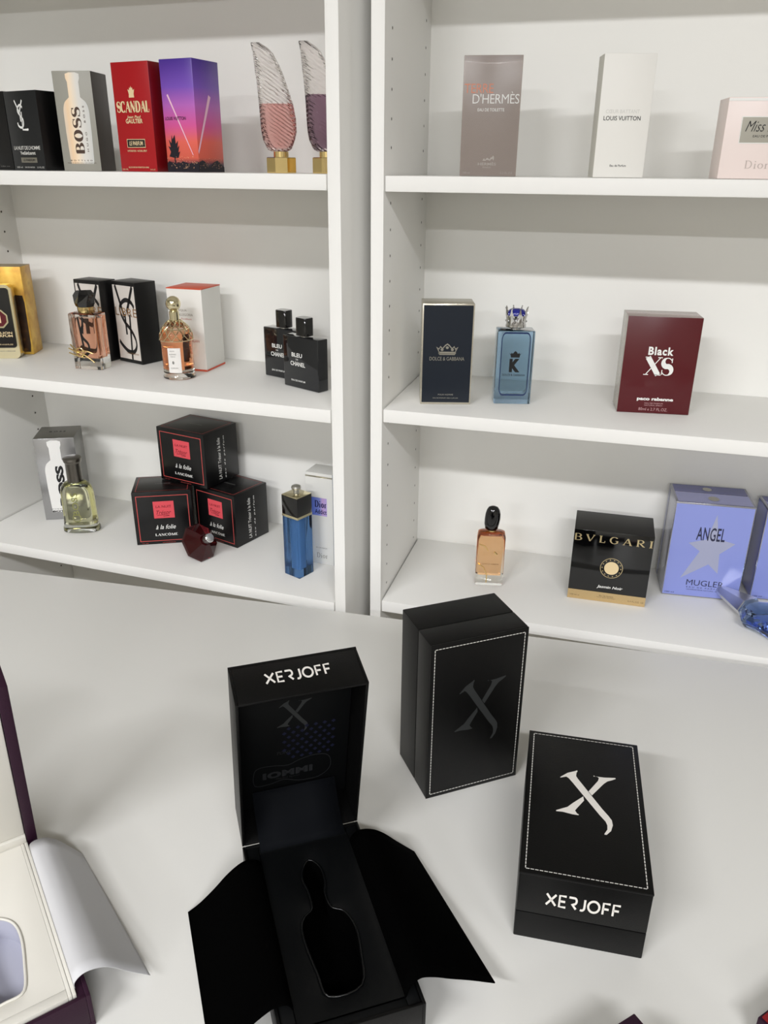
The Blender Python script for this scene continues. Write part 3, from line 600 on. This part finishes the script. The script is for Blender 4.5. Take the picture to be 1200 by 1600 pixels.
for k in range(8):
    a = 2 * math.pi * k / 8 + .2; c_, s_ = math.cos(a), math.sin(a)
    mb.loft([[(cx + (r_) * math.cos(a + d_), cy + r_ * math.sin(a + d_), h0 + zz) for r_, d_ in ((rr, -dd), (rr, dd), (rr - .002, dd), (rr - .002, -dd))] for rr, dd, zz in ((.0172, .26, .0165), (.0176, .12, .022), (.0182, .03, .029))])
    mb.lathe([(.0002, h0 + .0285), (.0013, h0 + .0298), (.0002, h0 + .0312)], cx + .0182 * c_, cy + .0182 * s_, 8)
    mb.lathe([(.0002, h0 + .0075), (.0016, h0 + .0092), (.0002, h0 + .011)], cx + .0158 * math.cos(a + .39), cy + .0158 * math.sin(a + .39), 8)
mb.build('crown_cap', chrome, t, 30)
MB().lathe([(.0135, h0 + .012), (.0148, h0 + .018), (.0145, h0 + .023), (.011, h0 + .027), (.004, h0 + .0285)], cx, cy, 28).build('blue_dome', mat('royal_blue', '1a1f86', .2, coat=.4), t, 40)
t, f, r, tp, l = carton('perfume_box', 'wide dark red shrink wrapped box with white blackletter and serif capitals', 'box', .3555, .099, z, 6.8, .1085, .058, .1485, mat('wine_card', '540a14', .3, coat=.2), ms=[mat('silver_wrap_side', 'b5b0a8', .25, metal=.5), mat('silver_wrap_top', 'b9aaa6', .25, metal=.4)])
BLK = 'Black'
ink(t, 'lettering', white_ink, f, [serif('XS', .5, .5, .4, .21, .3, .05, .02), T('Black', .5, .655, .34, .085, .035, space=1.15), T('paco rabanne', .51, .15, .5, .045, .045)], .0003)
ink(t, 'small_lettering', mat('pink_ink', 'c9a0a2', .4), f, [T('EAU DE PARFUM', .5, .108, .25, .014), T('NATURAL SPRAY', .5, .086, .25, .013), T('80ml e 2.7 FL.OZ.', .5, .044, .4, .03, -.004)], .0003)

# ================================================================== BOTTOM SHELF, RIGHT
z = Z['R3']
t = thing('perfume_bottle', 'small amber perfume bottle with a black pebble shaped cap', 'bottle', .1475, .105, z, 11)
W_, D_, H_ = .05, .026, .1035
MB().loft([ring(W_ - .002, D_ - .002, .004, 0, 4, W_ / 2, D_ / 2), ring(W_, D_, .005, .0015, 4, W_ / 2, D_ / 2), ring(W_, D_, .006, .094, 4, W_ / 2, D_ / 2), ring(W_ - .003, D_ - .003, .007, .101, 4, W_ / 2, D_ / 2), ring(W_ - .012, D_ - .008, .007, H_, 4, W_ / 2, D_ / 2)]).build('flacon', glass, t, 45)
MB().loft([ring(W_ - .01, D_ - .008, .004, .02, 4, W_ / 2, D_ / 2), ring(W_ - .008, D_ - .008, .004, .088, 4, W_ / 2, D_ / 2), ring(W_ - .014, D_ - .01, .004, .096, 4, W_ / 2, D_ / 2)]).build('perfume', liquid('honey_liquid', 'ffc840', 62), t, 45)
MB().lathe([(.008, H_), (.008, H_ + .0025)], W_ / 2, D_ / 2, 24).build('collar', gold, t)
MB().loft([[(W_ / 2 + dx + a * math.cos(q), D_ / 2 + a * .8 * math.sin(q), zz) for q in [2 * math.pi * k / 26 for k in range(26)]] for a, zz, dx in [(.0085, H_ + .0026, -.001), (.0112, H_ + .0045, -.001), (.0132, H_ + .014, -.0008), (.0138, H_ + .024, 0), (.0132, H_ + .033, .0004), (.0112, H_ + .0405, .0004), (.008, H_ + .0452, .0002), (.003, H_ + .0472, 0)]]).build('cap', black_gloss, t, 60)
fs = face((0, 0, 0), (1, 0, 0), (0, 0, 1), (0, -1, 0), W_, H_)
ink(t, 'lettering', mat('bronze_ink', '8a6a48', .4), fs, [T('GIORGIO ARMANI', .5, .42, .6, .026, .015)], .0004)
mb = MB(); mb.tube([(.004, -.0006, .082), (.014, -.001, .079), (.02, -.0006, .07)], .0011); mb.tube([(.003, -.0006, .045), (.014, -.001, .036), (.02, -.001, .022), (.02, -.0006, .006)], .0011); mb.tube([(.031, -.0008, .068), (.036, -.0008, .063)], .0018)
mb.build('gold_ribbon', gold, t)
# black and gold box
t, f, r, tp, l = carton('perfume_box', 'square black perfume box with wide spaced gold capitals and gold base band', 'box', .312, .108, z, .8, .131, .0845, .1325, black_gloss, ms=[black_card, mat('soft_black_top', '1a1918', .45)])
ink(t, 'gold_band', mat('gold_band', 'd9bd8c', .22, metal=.8), f, [Rc(0, 0, 1, .135)])
ink(t, 'lettering', gold_foil, f, [serif('BVLGARI', .5, .895, .97, .098, .16, .07, .42)], .0003)
ink(t, 'medallion', cream_ink, f, [Pg(arc(.52, .5, .092, .092, 0, 360, 28)[:-1])], .0004)
ink(t, 'medallion_ring', gold_foil, f, [strip(arc(.52, .5, .14, .14, 0, 360, 40), .008)] + [([(.52 + .118 * math.cos(a) + .012 * math.cos(a + b), .5 + .118 * math.sin(a) + .012 * math.sin(a + b)) for b in (.3, 2.4, 4.5)], [(0, 1, 2)]) for a in [2 * math.pi * k / 14 for k in range(14)]], .0004)
ink(t, 'scent_lettering', white_ink, f, [T('Jasmin Noir', .53, .215, .33, .05, .02, .25)], .0004)
ink(t, 'band_lettering', mat('umber_ink', '7d6a48', .5), f, [T('Eau de Parfum', .5, .085, .18, .02), T('Natural Spray Vaporisateur', .5, .06, .24, .014), T('100 ml e', .09, .055, .12, .02), T('3.4 FL.OZ. US', .88, .055, .2, .02)], .0004)
# lilac star boxes
lil = mat('lilac_card', '8b96d8', .3, coat=.4); lsil = mat('lilac_silver', 'a8a9b4', .2, metal=.8)
STAR = [(.52, 1), (.62, .62), (.98, .56), (.70, .38), (.74, .06), (.52, .2), (.0, -.06), (.3, .4), (.05, .52), (.4, .6)]
def star_box(label, x, y, yaw, w, d, h):
    t, f, r, tp, l = carton('perfume_box', label, 'box', x, y, z, yaw, w, d, h, lsil, 'lilac boxes with silver edges')
    ink(t, 'front_panel', lil, f, [Rc(.012, .012, .988, .985)])
    ink(t, 'side_panel', mat('ultramarine_side', '3a4aa8', .25, coat=.5), l, [Rc(.0, .02, 1, .98)] if x > .6 else [Rc(.12, .02, .2, .98)])
    ink(t, 'top_panel', mat('pale_lilac', '9a9cc4', .25, metal=.3), tp, [Rc(.03, .03, .97, .56)])
    ink(t, 'top_reflection_band', mat('lilac_reflection', '6e70a0', .25, metal=.4), tp, [Rc(.03, .58, .97, .97)])  # reflection of the top in the wrap, painted as a darker band
    ink(t, 'emblem_and_reflection', silver_foil, tp, [Pg(arc(.5, .28, .07, .12, 0, 360, 20)[:-1]), Pg(arc(.47, .78, .06, .1, 0, 360, 20)[:-1])], .0005)  # front oval is the emblem, rear oval its painted reflection
    ink(t, 'star_print', mat('star_silver_print', 'a7abc6', .3, metal=.15), f, [(fit(STAR, .52, .55, .62, .7), [tuple(range(len(STAR)))])], .0004)
    ink(t, 'lettering', mat('indigo_ink', '252744', .4), f, [T('ANGEL', .505, .69, .36, .14, .012, space=1.05), T('MUGLER', .54, .16, .48, .062, -.004), T('EAU DE PARFUM', .54, .108, .46, .014, space=1.5), T('VAPORISATEUR NATURAL SPRAY', .54, .082, .46, .01), T('100 ml', .1, .035, .12, .014), T('3.4 FL.OZ', .86, .03, .16, .014)], .0006)
star_box('lilac perfume box with silver star, the one fully in view', .4725, .1685, 4.5, .1285, .0885, .178)
star_box('lilac perfume box cut off by the right edge of the photo', .6215, .196, 5, .125, .06, .172)
# star bottle lying down
t = thing('perfume_bottle', 'blue star bottle with silver point lying in front of lilac boxes', 'bottle', .632, .099, z, 0)
angs = [129, 57, -12, -80, -152]; lens = [.05, .055, .075, .07, .045]
out = []
for k in range(5):
    a, L = R_(angs[k]), lens[k]; out.append((L, a)); 
    b = R_((angs[k] + angs[(k + 1) % 5] - (360 if k == 4 else 0)) / 2) if k < 4 else R_(angs[4] - 39); out.append((.04, b))
def star_ring(s, zz, dx=0): return [(dx + s * L * math.cos(a), s * L * math.sin(a), zz) for L, a in out]
star_glass = mat('sky_glass', 'd2e2f4', .0, trans=1, ior=1.38)
MB().loft([star_ring(.35, .0), star_ring(.85, .006), star_ring(1, .017), star_ring(.85, .028), star_ring(.35, .036)]).build('flacon', star_glass, t, 12)
MB().loft([star_ring(.3, .006), star_ring(.7, .010), star_ring(.78, .017), star_ring(.6, .024)]).build('perfume', liquid('blue_liquid', '5a94d4', 30), t, 12)
ca, sa = math.cos(R_(129)), math.sin(R_(129))
def sec(L, hw, z0, z1, tl=.012): return [(L * ca - q_ * sa, L * sa + q_ * ca, zz) for q_, zz in ((-hw, (z0 + z1) / 2), (-hw * .55, z1), (hw * .55, z1), (hw, (z0 + z1) / 2), (hw * .55, z0), (-hw * .55, z0))]
MB().loft([sec(.0345, .025, .002, .034), sec(.036, .0255, .002, .034), sec(.108, .006, .012, .026), sec(.112, .002, .016, .022)]).build('cap', mat('satin_silver', 'e6e6e8', .28, metal=1), t, 12)

# ================================================================== BLACK LEATHERETTE BOXES ON THE TABLE
zt = Z['T']; KT = .9665
XT = [(0.0371, 0.1426), (0.0388, 0.1446), (0.0453, 0.1515), (0.0536, 0.1563), (0.0558, 0.1581), (0.0564, 0.1565), (0.0552, 0.1538), (0.0547, 0.1482), (0.0568, 0.1438), (0.082, 0.1021), (0.0881, 0.0932), (0.0911, 0.0878), (0.0918, 0.0809), (0.0897, 0.0724), (0.085, 0.0661), (0.0827, 0.066), (0.083, 0.0674), (0.086, 0.0736), (0.0862, 0.0796), (0.0847, 0.0846), (0.0791, 0.0923), (0.0508, 0.1368), (0.0467, 0.1428), (0.044, 0.145), (0.0377, 0.1419)]
XU = [(0.0742, 0.1539), (0.0755, 0.1521), (0.085, 0.1526), (0.0979, 0.1547), (0.0981, 0.1531), (0.0944, 0.1503), (0.0889, 0.147), (0.0847, 0.142), (0.0715, 0.1209), (0.0679, 0.1263), (0.0786, 0.1455), (0.0798, 0.1502), (0.0777, 0.1526), (0.0741, 0.1518)]
XL = [(0.0622, 0.1173), (0.0629, 0.1109), (0.0547, 0.0967), (0.0533, 0.0938), (0.0554, 0.0899), (0.0572, 0.0888), (0.0569, 0.0877), (0.0507, 0.0877), (0.0404, 0.0891), (0.0336, 0.0886), (0.0336, 0.0901), (0.039, 0.0935), (0.0455, 0.0976), (0.0508, 0.1044)]
def xmark(cx=.53, cy=.505, s=1.0):
    return [([(cx + s * (x / .126 - .52), cy + s * (y / .2185 - .505)) for x, y in q], [tuple(range(len(q)))]) for q in (XT, XU, XL)]
def wordmark(cx, cy, W, H):
    g = {'X': ([[(0, 1), (.9, 0)], [(.9, 1), (0, 0)]], .9), 'E': ([[(.7, 1), (.08, 1), (.08, 0), (.7, 0)], [(.08, .5), (.62, .5)]], .7), 'R': ([[(.0, 1), (.5, 1)] + arc(.5, .72, .22, .28, 90, -90, 8) + [(.3, .44), (.72, 0)]], .74), 'J': ([[(.5, 1), (.5, .3)] + arc(.25, .28, .25, .28, 0, -120, 8)], .54), 'O': ([arc(.55, .5, .52, .5, 0, 360, 26)], 1.08), 'F': ([[(.7, 1), (.08, 1), (.08, 0)], [(.08, .5), (.6, .5)]], .68)}
    parts = []; x = 0
    for ch in 'XERJOFF':
        s, w = g[ch]; parts += [strip([(a + x, b) for a, b in q], .2) for q in s]; x += w + .26
    return fitS(join(parts), cx, cy, W, H)
def stitches(W, H, mu, mv, pitch=.0042, w=.0009):
    """dashed seam around a face, in 0..1 face coordinates"""
    out_ = []
    for (a, b) in (((mu, mv), (W - mu, mv)), ((W - mu, mv), (W - mu, H - mv)), ((W - mu, H - mv), (mu, H - mv)), ((mu, H - mv), (mu, mv))):
        a, b = Vector(a), Vector(b); n = int((b - a).length / pitch); d = (b - a) / n
        for k in range(n):
            V, F = strip([tuple(a + d * (k + .12)), tuple(a + d * (k + .88))], w); out_.append(([(x / W, y / H) for x, y in V], F))
    return out_
LEAD = mat('lead_foil', '4a4c4c', .3, metal=.6)
WHITE_FOIL = mat('white_foil', 'e3dfd8', .35)
# standing box: own frame, w along x, d along y, h up
t = thing('presentation_box', 'closed black leatherette box standing upright with a dark grey emblem', 'box', .1847, -.4433, zt, 36.3); t.scale = (KT, KT, KT)
MB().box(0, .126, .0385, .0885, 0, .2215, bev=.0012).build('base', leather, t)
MB().box(0, .126, .0025, .0378, 0, .2215, bev=.0012).build('lid', leather, t)
MB().box(0, .126, .0, .0023, 0, .2215, bev=.0008).build('lid_plate', leather, t)
f = face((0, 0, 0), (1, 0, 0), (0, 0, 1), (0, -1, 0), .126, .2215)
ink(t, 'stitching', thread, f, stitches(.126, .2215, .005, .006))
ink(t, 'emblem', LEAD, f, xmark(.53, .52, 1.0))
# lying box
t = thing('presentation_box', 'closed black leatherette box lying flat with a white emblem', 'box', .3093, -.5984, zt, 3.75); t.scale = (KT, KT, KT)
MB().box(0, .1262, 0, .2185, 0, .0345, bev=.0012).build('base', leather, t)
MB().box(0, .1262, 0, .2185, .035, .0845, bev=.0012).build('lid', leather, t)
MB().box(-.0004, .1266, -.0004, .2189, .0847, .0875, bev=.0008).build('lid_plate', leather, t)
f = face((0, 0, .0875), (1, 0, 0), (0, 1, 0), (0, 0, 1), .1262, .2185)
ink(t, 'stitching', thread, f, stitches(.1262, .2185, .0055, .005, .0044))
ink(t, 'emblem', WHITE_FOIL, f, xmark(.52, .505, 1.0))
ink(t, 'wordmark', WHITE_FOIL, face((0, 0, 0), (1, 0, 0), (0, 0, 1), (0, -1, 0), .1262, .0875), [wordmark(.5, .66, .56, .2)])

# ---- open boxes
def cut_plate(mb, W0, W1, Y0, Y1, hole, z0, z1, mi=0, mi_in=1):
    """plate with a shaped well: top face ringed by quads, walls and floor"""
    n = len(hole); cx = sum(p[0] for p in hole) / n; cy = sum(p[1] for p in hole) / n
    outp = []
    for x, y in hole:
        dx, dy = x - cx, y - cy; s = 1e9
        if dx > 1e-9: s = min(s, (W1 - cx) / dx)
        if dx < -1e-9: s = min(s, (W0 - cx) / dx)
        if dy > 1e-9: s = min(s, (Y1 - cy) / dy)
        if dy < -1e-9: s = min(s, (Y0 - cy) / dy)
        outp.append((cx + dx * s, cy + dy * s))
    # snap nearest samples onto the four corners
    for c in ((W0, Y0), (W1, Y0), (W1, Y1), (W0, Y1)):
        k = min(range(n), key=lambda i: (outp[i][0] - c[0]) ** 2 + (outp[i][1] - c[1]) ** 2); outp[k] = c
    lip = [(x + (x - cx) * .0 , y) for x, y in hole]
    big = []
    for i in range(n):
        a, b = Vector(hole[i - 1]), Vector(hole[(i + 1) % n]); d = (b - a).normalized(); big.append((hole[i][0] + d.y * .003, hole[i][1] - d.x * .003))
    rings = [[(x, y, z1) for x, y in outp], [(x, y, z1 + .0006) for x, y in big], [(x, y, z1 - .0012) for x, y in hole], [(x, y, z0) for x, y in hole]]
    mb.loft(rings[:3], mi, False, False); mb.loft(rings[2:], mi_in, False, False)
    mb.add([(x, y, z0) for x, y in hole], [tuple(range(n))], mi_in)
    return mb
def flap(profile_a, ya, profile_b, yb, n=14):
    A = spline(profile_a, 5); B = spline(profile_b, 5); rows = []
    for k in range(n + 1):
        q = k / n; rows.append([(a[0] + (b[0] - a[0]) * q, ya + (yb - ya) * q + 0, a[1] + (b[1] - a[1]) * q) for a, b in zip(A, B)])
    return rows
def sheet(rows, th, name, m, parent):
    mb = MB(); n = len(rows[0])
    mb.add([p for r_ in rows for p in r_], [(i * n + j, i * n + j + 1, (i + 1) * n + j + 1, (i + 1) * n + j) for i in range(len(rows) - 1) for j in range(n - 1)])
    o = mb.build(name, m, parent, 60)
    so = o.modifiers.new('thickness', 'SOLIDIFY'); so.thickness = th; so.offset = 0
    return o
def tray_shell(w, L, h, wall, mb):
    """open box: floor and four walls, y from 0 to L"""
    mb.box(0, w, 0, L, 0, wall); mb.box(0, wall, 0, L, wall, h, bev=.0006); mb.box(w - wall, w, 0, L, wall, h, bev=.0006)
    mb.box(wall, w - wall, 0, wall, wall, h, bev=.0006); mb.box(wall, w - wall, L - wall, L, wall, h, bev=.0006); return mb
HOLE = spline([(.0795, .034), (.0878, .066), (.0905, .0925), (.0848, .1135), (.0735, .1225), (.0713, .1405), (.0748, .155), (.074, .174), (.0652, .186), (.0568, .178), (.0530, .163), (.0556, .1445), (.0545, .126), (.0455, .1185), (.0405, .108), (.0402, .0885), (.044, .0565), (.0487, .0321)], 4, True)
HOLE = HOLE[::-1] if sum(HOLE[i - 1][0] * HOLE[i][1] - HOLE[i][0] * HOLE[i - 1][1] for i in range(len(HOLE))) < 0 else HOLE
t = thing('presentation_box', 'open black box with upright lid, padded bottle well and velvet flaps', 'box', .1455, -.7896, zt, 33.45); t.scale = (KT, KT, KT)
BW, BL, BH = .1285, .2225, .045
tray_shell(BW, BL, BH, .003, MB()).build('base', leather, t)
mb = MB(); cut_plate(mb, .0165, .113, .0125, .2085, HOLE, .016, .0435)
mb.build('padded_insert', [leather_in, velvet], t, 50)
MB().tube([(x, y, .0436) for x, y in HOLE + HOLE[:2]], .0011).build('well_edge_tube', mat('highlight_tube', '0a0b0c', .22), t, 60)  # shiny tube added round the well to give its edge a highlight
mb = MB()
for a in ((.0035, .016, .0035, BL - .0035), (.1135, BW - .0035, .0035, BL - .0035), (.0165, .113, .0035, .012), (.0165, .113, .209, BL - .0035)): mb.box(*a[:2], *a[2:], .004, .0425, bev=.0005)
mb.build('insert_rim', black_paper, t)
# lid in its own frame: hinge at y=BL, z=BH, leaning towards the front by 12 degrees
ld = bpy.data.objects.new('lid', None)
bpy.data.objects.remove(ld)
LM = Matrix.Translation((0, BL + .0002, BH + .0002)) @ Matrix.Rotation(R_(12), 4, 'X')
def lidmesh(mb): mb.v = [tuple(LM @ Vector(p)) for p in mb.v]; return mb
LD = .0495
mb = MB(); w = .003
mb.box(0, BW, LD - w, LD, 0, .222); mb.box(0, w, 0, LD - w, 0, .222, bev=.0006); mb.box(BW - w, BW, 0, LD - w, 0, .222, bev=.0006)
mb.box(w, BW - w, 0, LD - w, 0, w, bev=.0006); mb.box(w, BW - w, 0, LD - w, .222 - w, .222, bev=.0006)
lid = lidmesh(mb).build('lid', leather, t)
def LF(O, u, v, n, W, H):
    r3 = LM.to_3x3(); return face(LM @ Vector(O), r3 @ Vector(u), r3 @ Vector(v), r3 @ Vector(n), W, H)
ink(lid, 'wordmark', WHITE_FOIL, LF((0, 0, .222), (1, 0, 0), (0, 1, 0), (0, 0, 1), BW, LD), [wordmark(.5, .53, .5, .3)])
mb = MB(); mb.box(.0035, BW - .0035, LD - .008, LD - .0035, .0035, .2185, bev=.0008)
lidmesh(mb).build('lid_lining', black_paper, lid)
FI = LF((0, LD - .008, 0), (1, 0, 0), (0, 0, 1), (0, -1, 0), BW, .222)
ink(lid, 'lid_emblem', LEAD, FI, xmark(.5, .645, .55))
navy_p = mat('navy_print', '10132a', .5)
ink(lid, 'cross_pattern', navy_p, FI, [Pg([(u, v - .012), (u + .02, v), (u, v + .012), (u - .02, v)]) for i in range(6) for j in range(8) for u, v in [(.42 + .075 * i + (.037 if j % 2 else 0),   .36 + .03 * j)] if u + v > .78], .0003)
dk = mat('dark_grey_print', '1f2022', .45)
ink(lid, 'lining_lettering', dk, FI, [T('IOMMI', .45, .25, .43, .05, .06, space=1.1), T('Monkey Special', .45, .213, .2, .014), T('TONY', .42, .405, .13, .02, .01, .3)], .0004)
GU = spline([(a_, b_ - .2) for a_, b_ in [(.17, .39), (.3, .385), (.42, .4), (.55, .37), (.72, .37), (.82, .43), (.8, .52), (.68, .545), (.55, .53), (.45, .505), (.32, .52), (.2, .52), (.16, .48)]], 4, True)
ink(lid, 'guitar_outline', dk, FI, [strip(GU + GU[:1], .005)], .0003)
# lining flap folded down at the hinge
sheet([[(x, LM @ Vector((0, yy, zz)) and (LM @ Vector((x, yy, zz))).y, (LM @ Vector((x, yy, zz))).z) for x in (.018, .05, .08, .111)] for yy, zz in ((.0395, .034), (.033, .024), (.02, .013), (.007, .006), (-.004, .0035), (-.013, -.002))], .0012, 'hinge_flap', mat('navy_lining', '06080c', .8, spec=.12), t)
RA = [(.1136, .0425), (.117, .053), (.1265, .062), (.14, .0585), (.156, .05), (.176, .04), (.201, .026)]
RB = [(.1136, .0425), (.117, .05), (.125, .0545), (.139, .051), (.152, .0415), (.168, .0245), (.189, .003)]
sheet(flap(RA, .012, RB, .2), .0011, 'velvet_flap', velvet, t)
LA = [(.0162, .0425), (.011, .051), (.0, .052), (-.016, .042), (-.034, .026), (-.048, .011), (-.057, .0012)]
LB_ = [(.0162, .0425), (.011, .051), (-.002, .053), (-.018, .042), (-.034, .025), (-.05, .01), (-.063, .0012)]
sheet(flap(LA, .03, LB_, .195), .0011, 'velvet_flap', velvet, t)

# ---- purple box with white lining, left edge
plum = mat('plum_cloth', '2c1225', .55, spec=.3, bump=(700, .2)); cream = mat('cream_padding', 'd9d6cd', .55, spec=.3); paper = mat('white_paper', 'c9c9cb', .55, spec=.3); lav = mat('lavender_lining', 'b3b4c2', .6, spec=.2)
t = thing('presentation_box', 'open plum box with cream padded lining at the left edge', 'box', -.1103, -.8828, zt, 49.4); t.scale = (KT, KT, KT)
PH = .04
tray_shell(.126, .223, PH - .0012, .004, MB()).build('base', plum, t)
WELL = [(.063 + (x - .063), y) for x, y in spline([(.0775, .034), (.083, .06), (.0862, .092), (.083, .113), (.073, .1255), (.063, .129), (.053, .1255), (.043, .113), (.0398, .092), (.043, .06), (.0485, .034), (.063, .031)], 4, True)]
WELL = WELL[::-1] if sum(WELL[i - 1][0] * WELL[i][1] - WELL[i][0] * WELL[i - 1][1] for i in range(len(WELL))) < 0 else WELL
mb = MB(); cut_plate(mb, .0165, .1085, .0155, .2125, WELL, .014, PH + .0005)
mb.build('padded_insert', [cream, lav], t, 50)
MB().tube([(x, y, PH + .0009) for x, y in WELL + WELL[:2]], .0014).build('well_edge_tube', cream, t, 60)
mb = MB(); q = PH + .001
for a in ((.0095, .0127, .006, .218), (.0130, .0163, .006, .218), (.1123, .1155, .006, .218), (.1087, .1120, .006, .218), (.0164, .1086, .006, .0153), (.0164, .1086, .2127, .218)): mb.box(*a[:2], *a[2:], .005, q, bev=.0006)
mb.build('insert_rim', cream, t)
mb = MB(); mb.box(.116, .1218, .0042, .2188, .005, PH - .002); mb.box(.0042, .009, .0042, .2188, .005, PH - .002); mb.build('inner_wall', plum, t)
LM = Matrix.Translation((0, .2135, PH + .0012)) @ Matrix.Rotation(R_(8), 4, 'X'); LD = .045
mb = MB(); w = .0105
mb.box(0, .126, LD - .004, LD, 0, .22); mb.box(0, w, 0, LD - .004, 0, .22, bev=.0006); mb.box(.126 - w, .126, 0, LD - .004, 0, .22, bev=.0006)
mb.box(w, .126 - w, 0, LD - .004, .22 - w, .22, bev=.0006)
lid = lidmesh(mb).build('lid', plum, t)
mb = MB(); mb.box(.011, .115, .002, LD - .0045, .0105, .205, bev=.002)
lidmesh(mb).build('lid_cushion', cream, lid)
mb = MB(); mb.box(.011, .115, -.0008, .012, -.0002, .01, bev=.0008); lidmesh(mb).build('hinge_strip', cream, lid)
PA = [(.1158, .0405), (.1163, .047), (.1225, .0525), (.131, .0532), (.142, .0492), (.151, .0415), (.163, .028), (.181, .0095)]
PB = [(.1158, .0405), (.1175, .0445), (.1235, .0465), (.133, .0445), (.143, .036), (.151, .025), (.159, .013), (.1665, .0012)]
sheet(flap(PA, .012, PB, .205), .0004, 'paper_flap', paper, t)

# ---- corners of two more boxes at the bottom edge
t = thing('presentation_box', 'corner of a dark plum box at the bottom edge of the photo', 'box', .4179, -.6841, zt, 225); t.scale = (KT, KT, KT)
MB().box(0, .126, 0, .2, 0, .0225, bev=.001).build('base', plum, t)
MB().box(0, .126, 0, .2, .023, .05, bev=.001).build('lid', plum, t)
t = thing('presentation_box', 'dark plum box with a red top at the lower right corner', 'box', .5217, -.6441, zt, -44); t.scale = (KT, KT, KT)
MB().box(0, .11, 0, .11, 0, .016, bev=.001).build('base', plum, t)
MB().box(0, .11, 0, .11, .0164, .0305, bev=.001).build('lid', plum, t)
MB().box(.002, .108, .002, .108, .0307, .033, bev=.0012).build('top_cushion', mat('red_velvet', '7e0f14', .6), t)
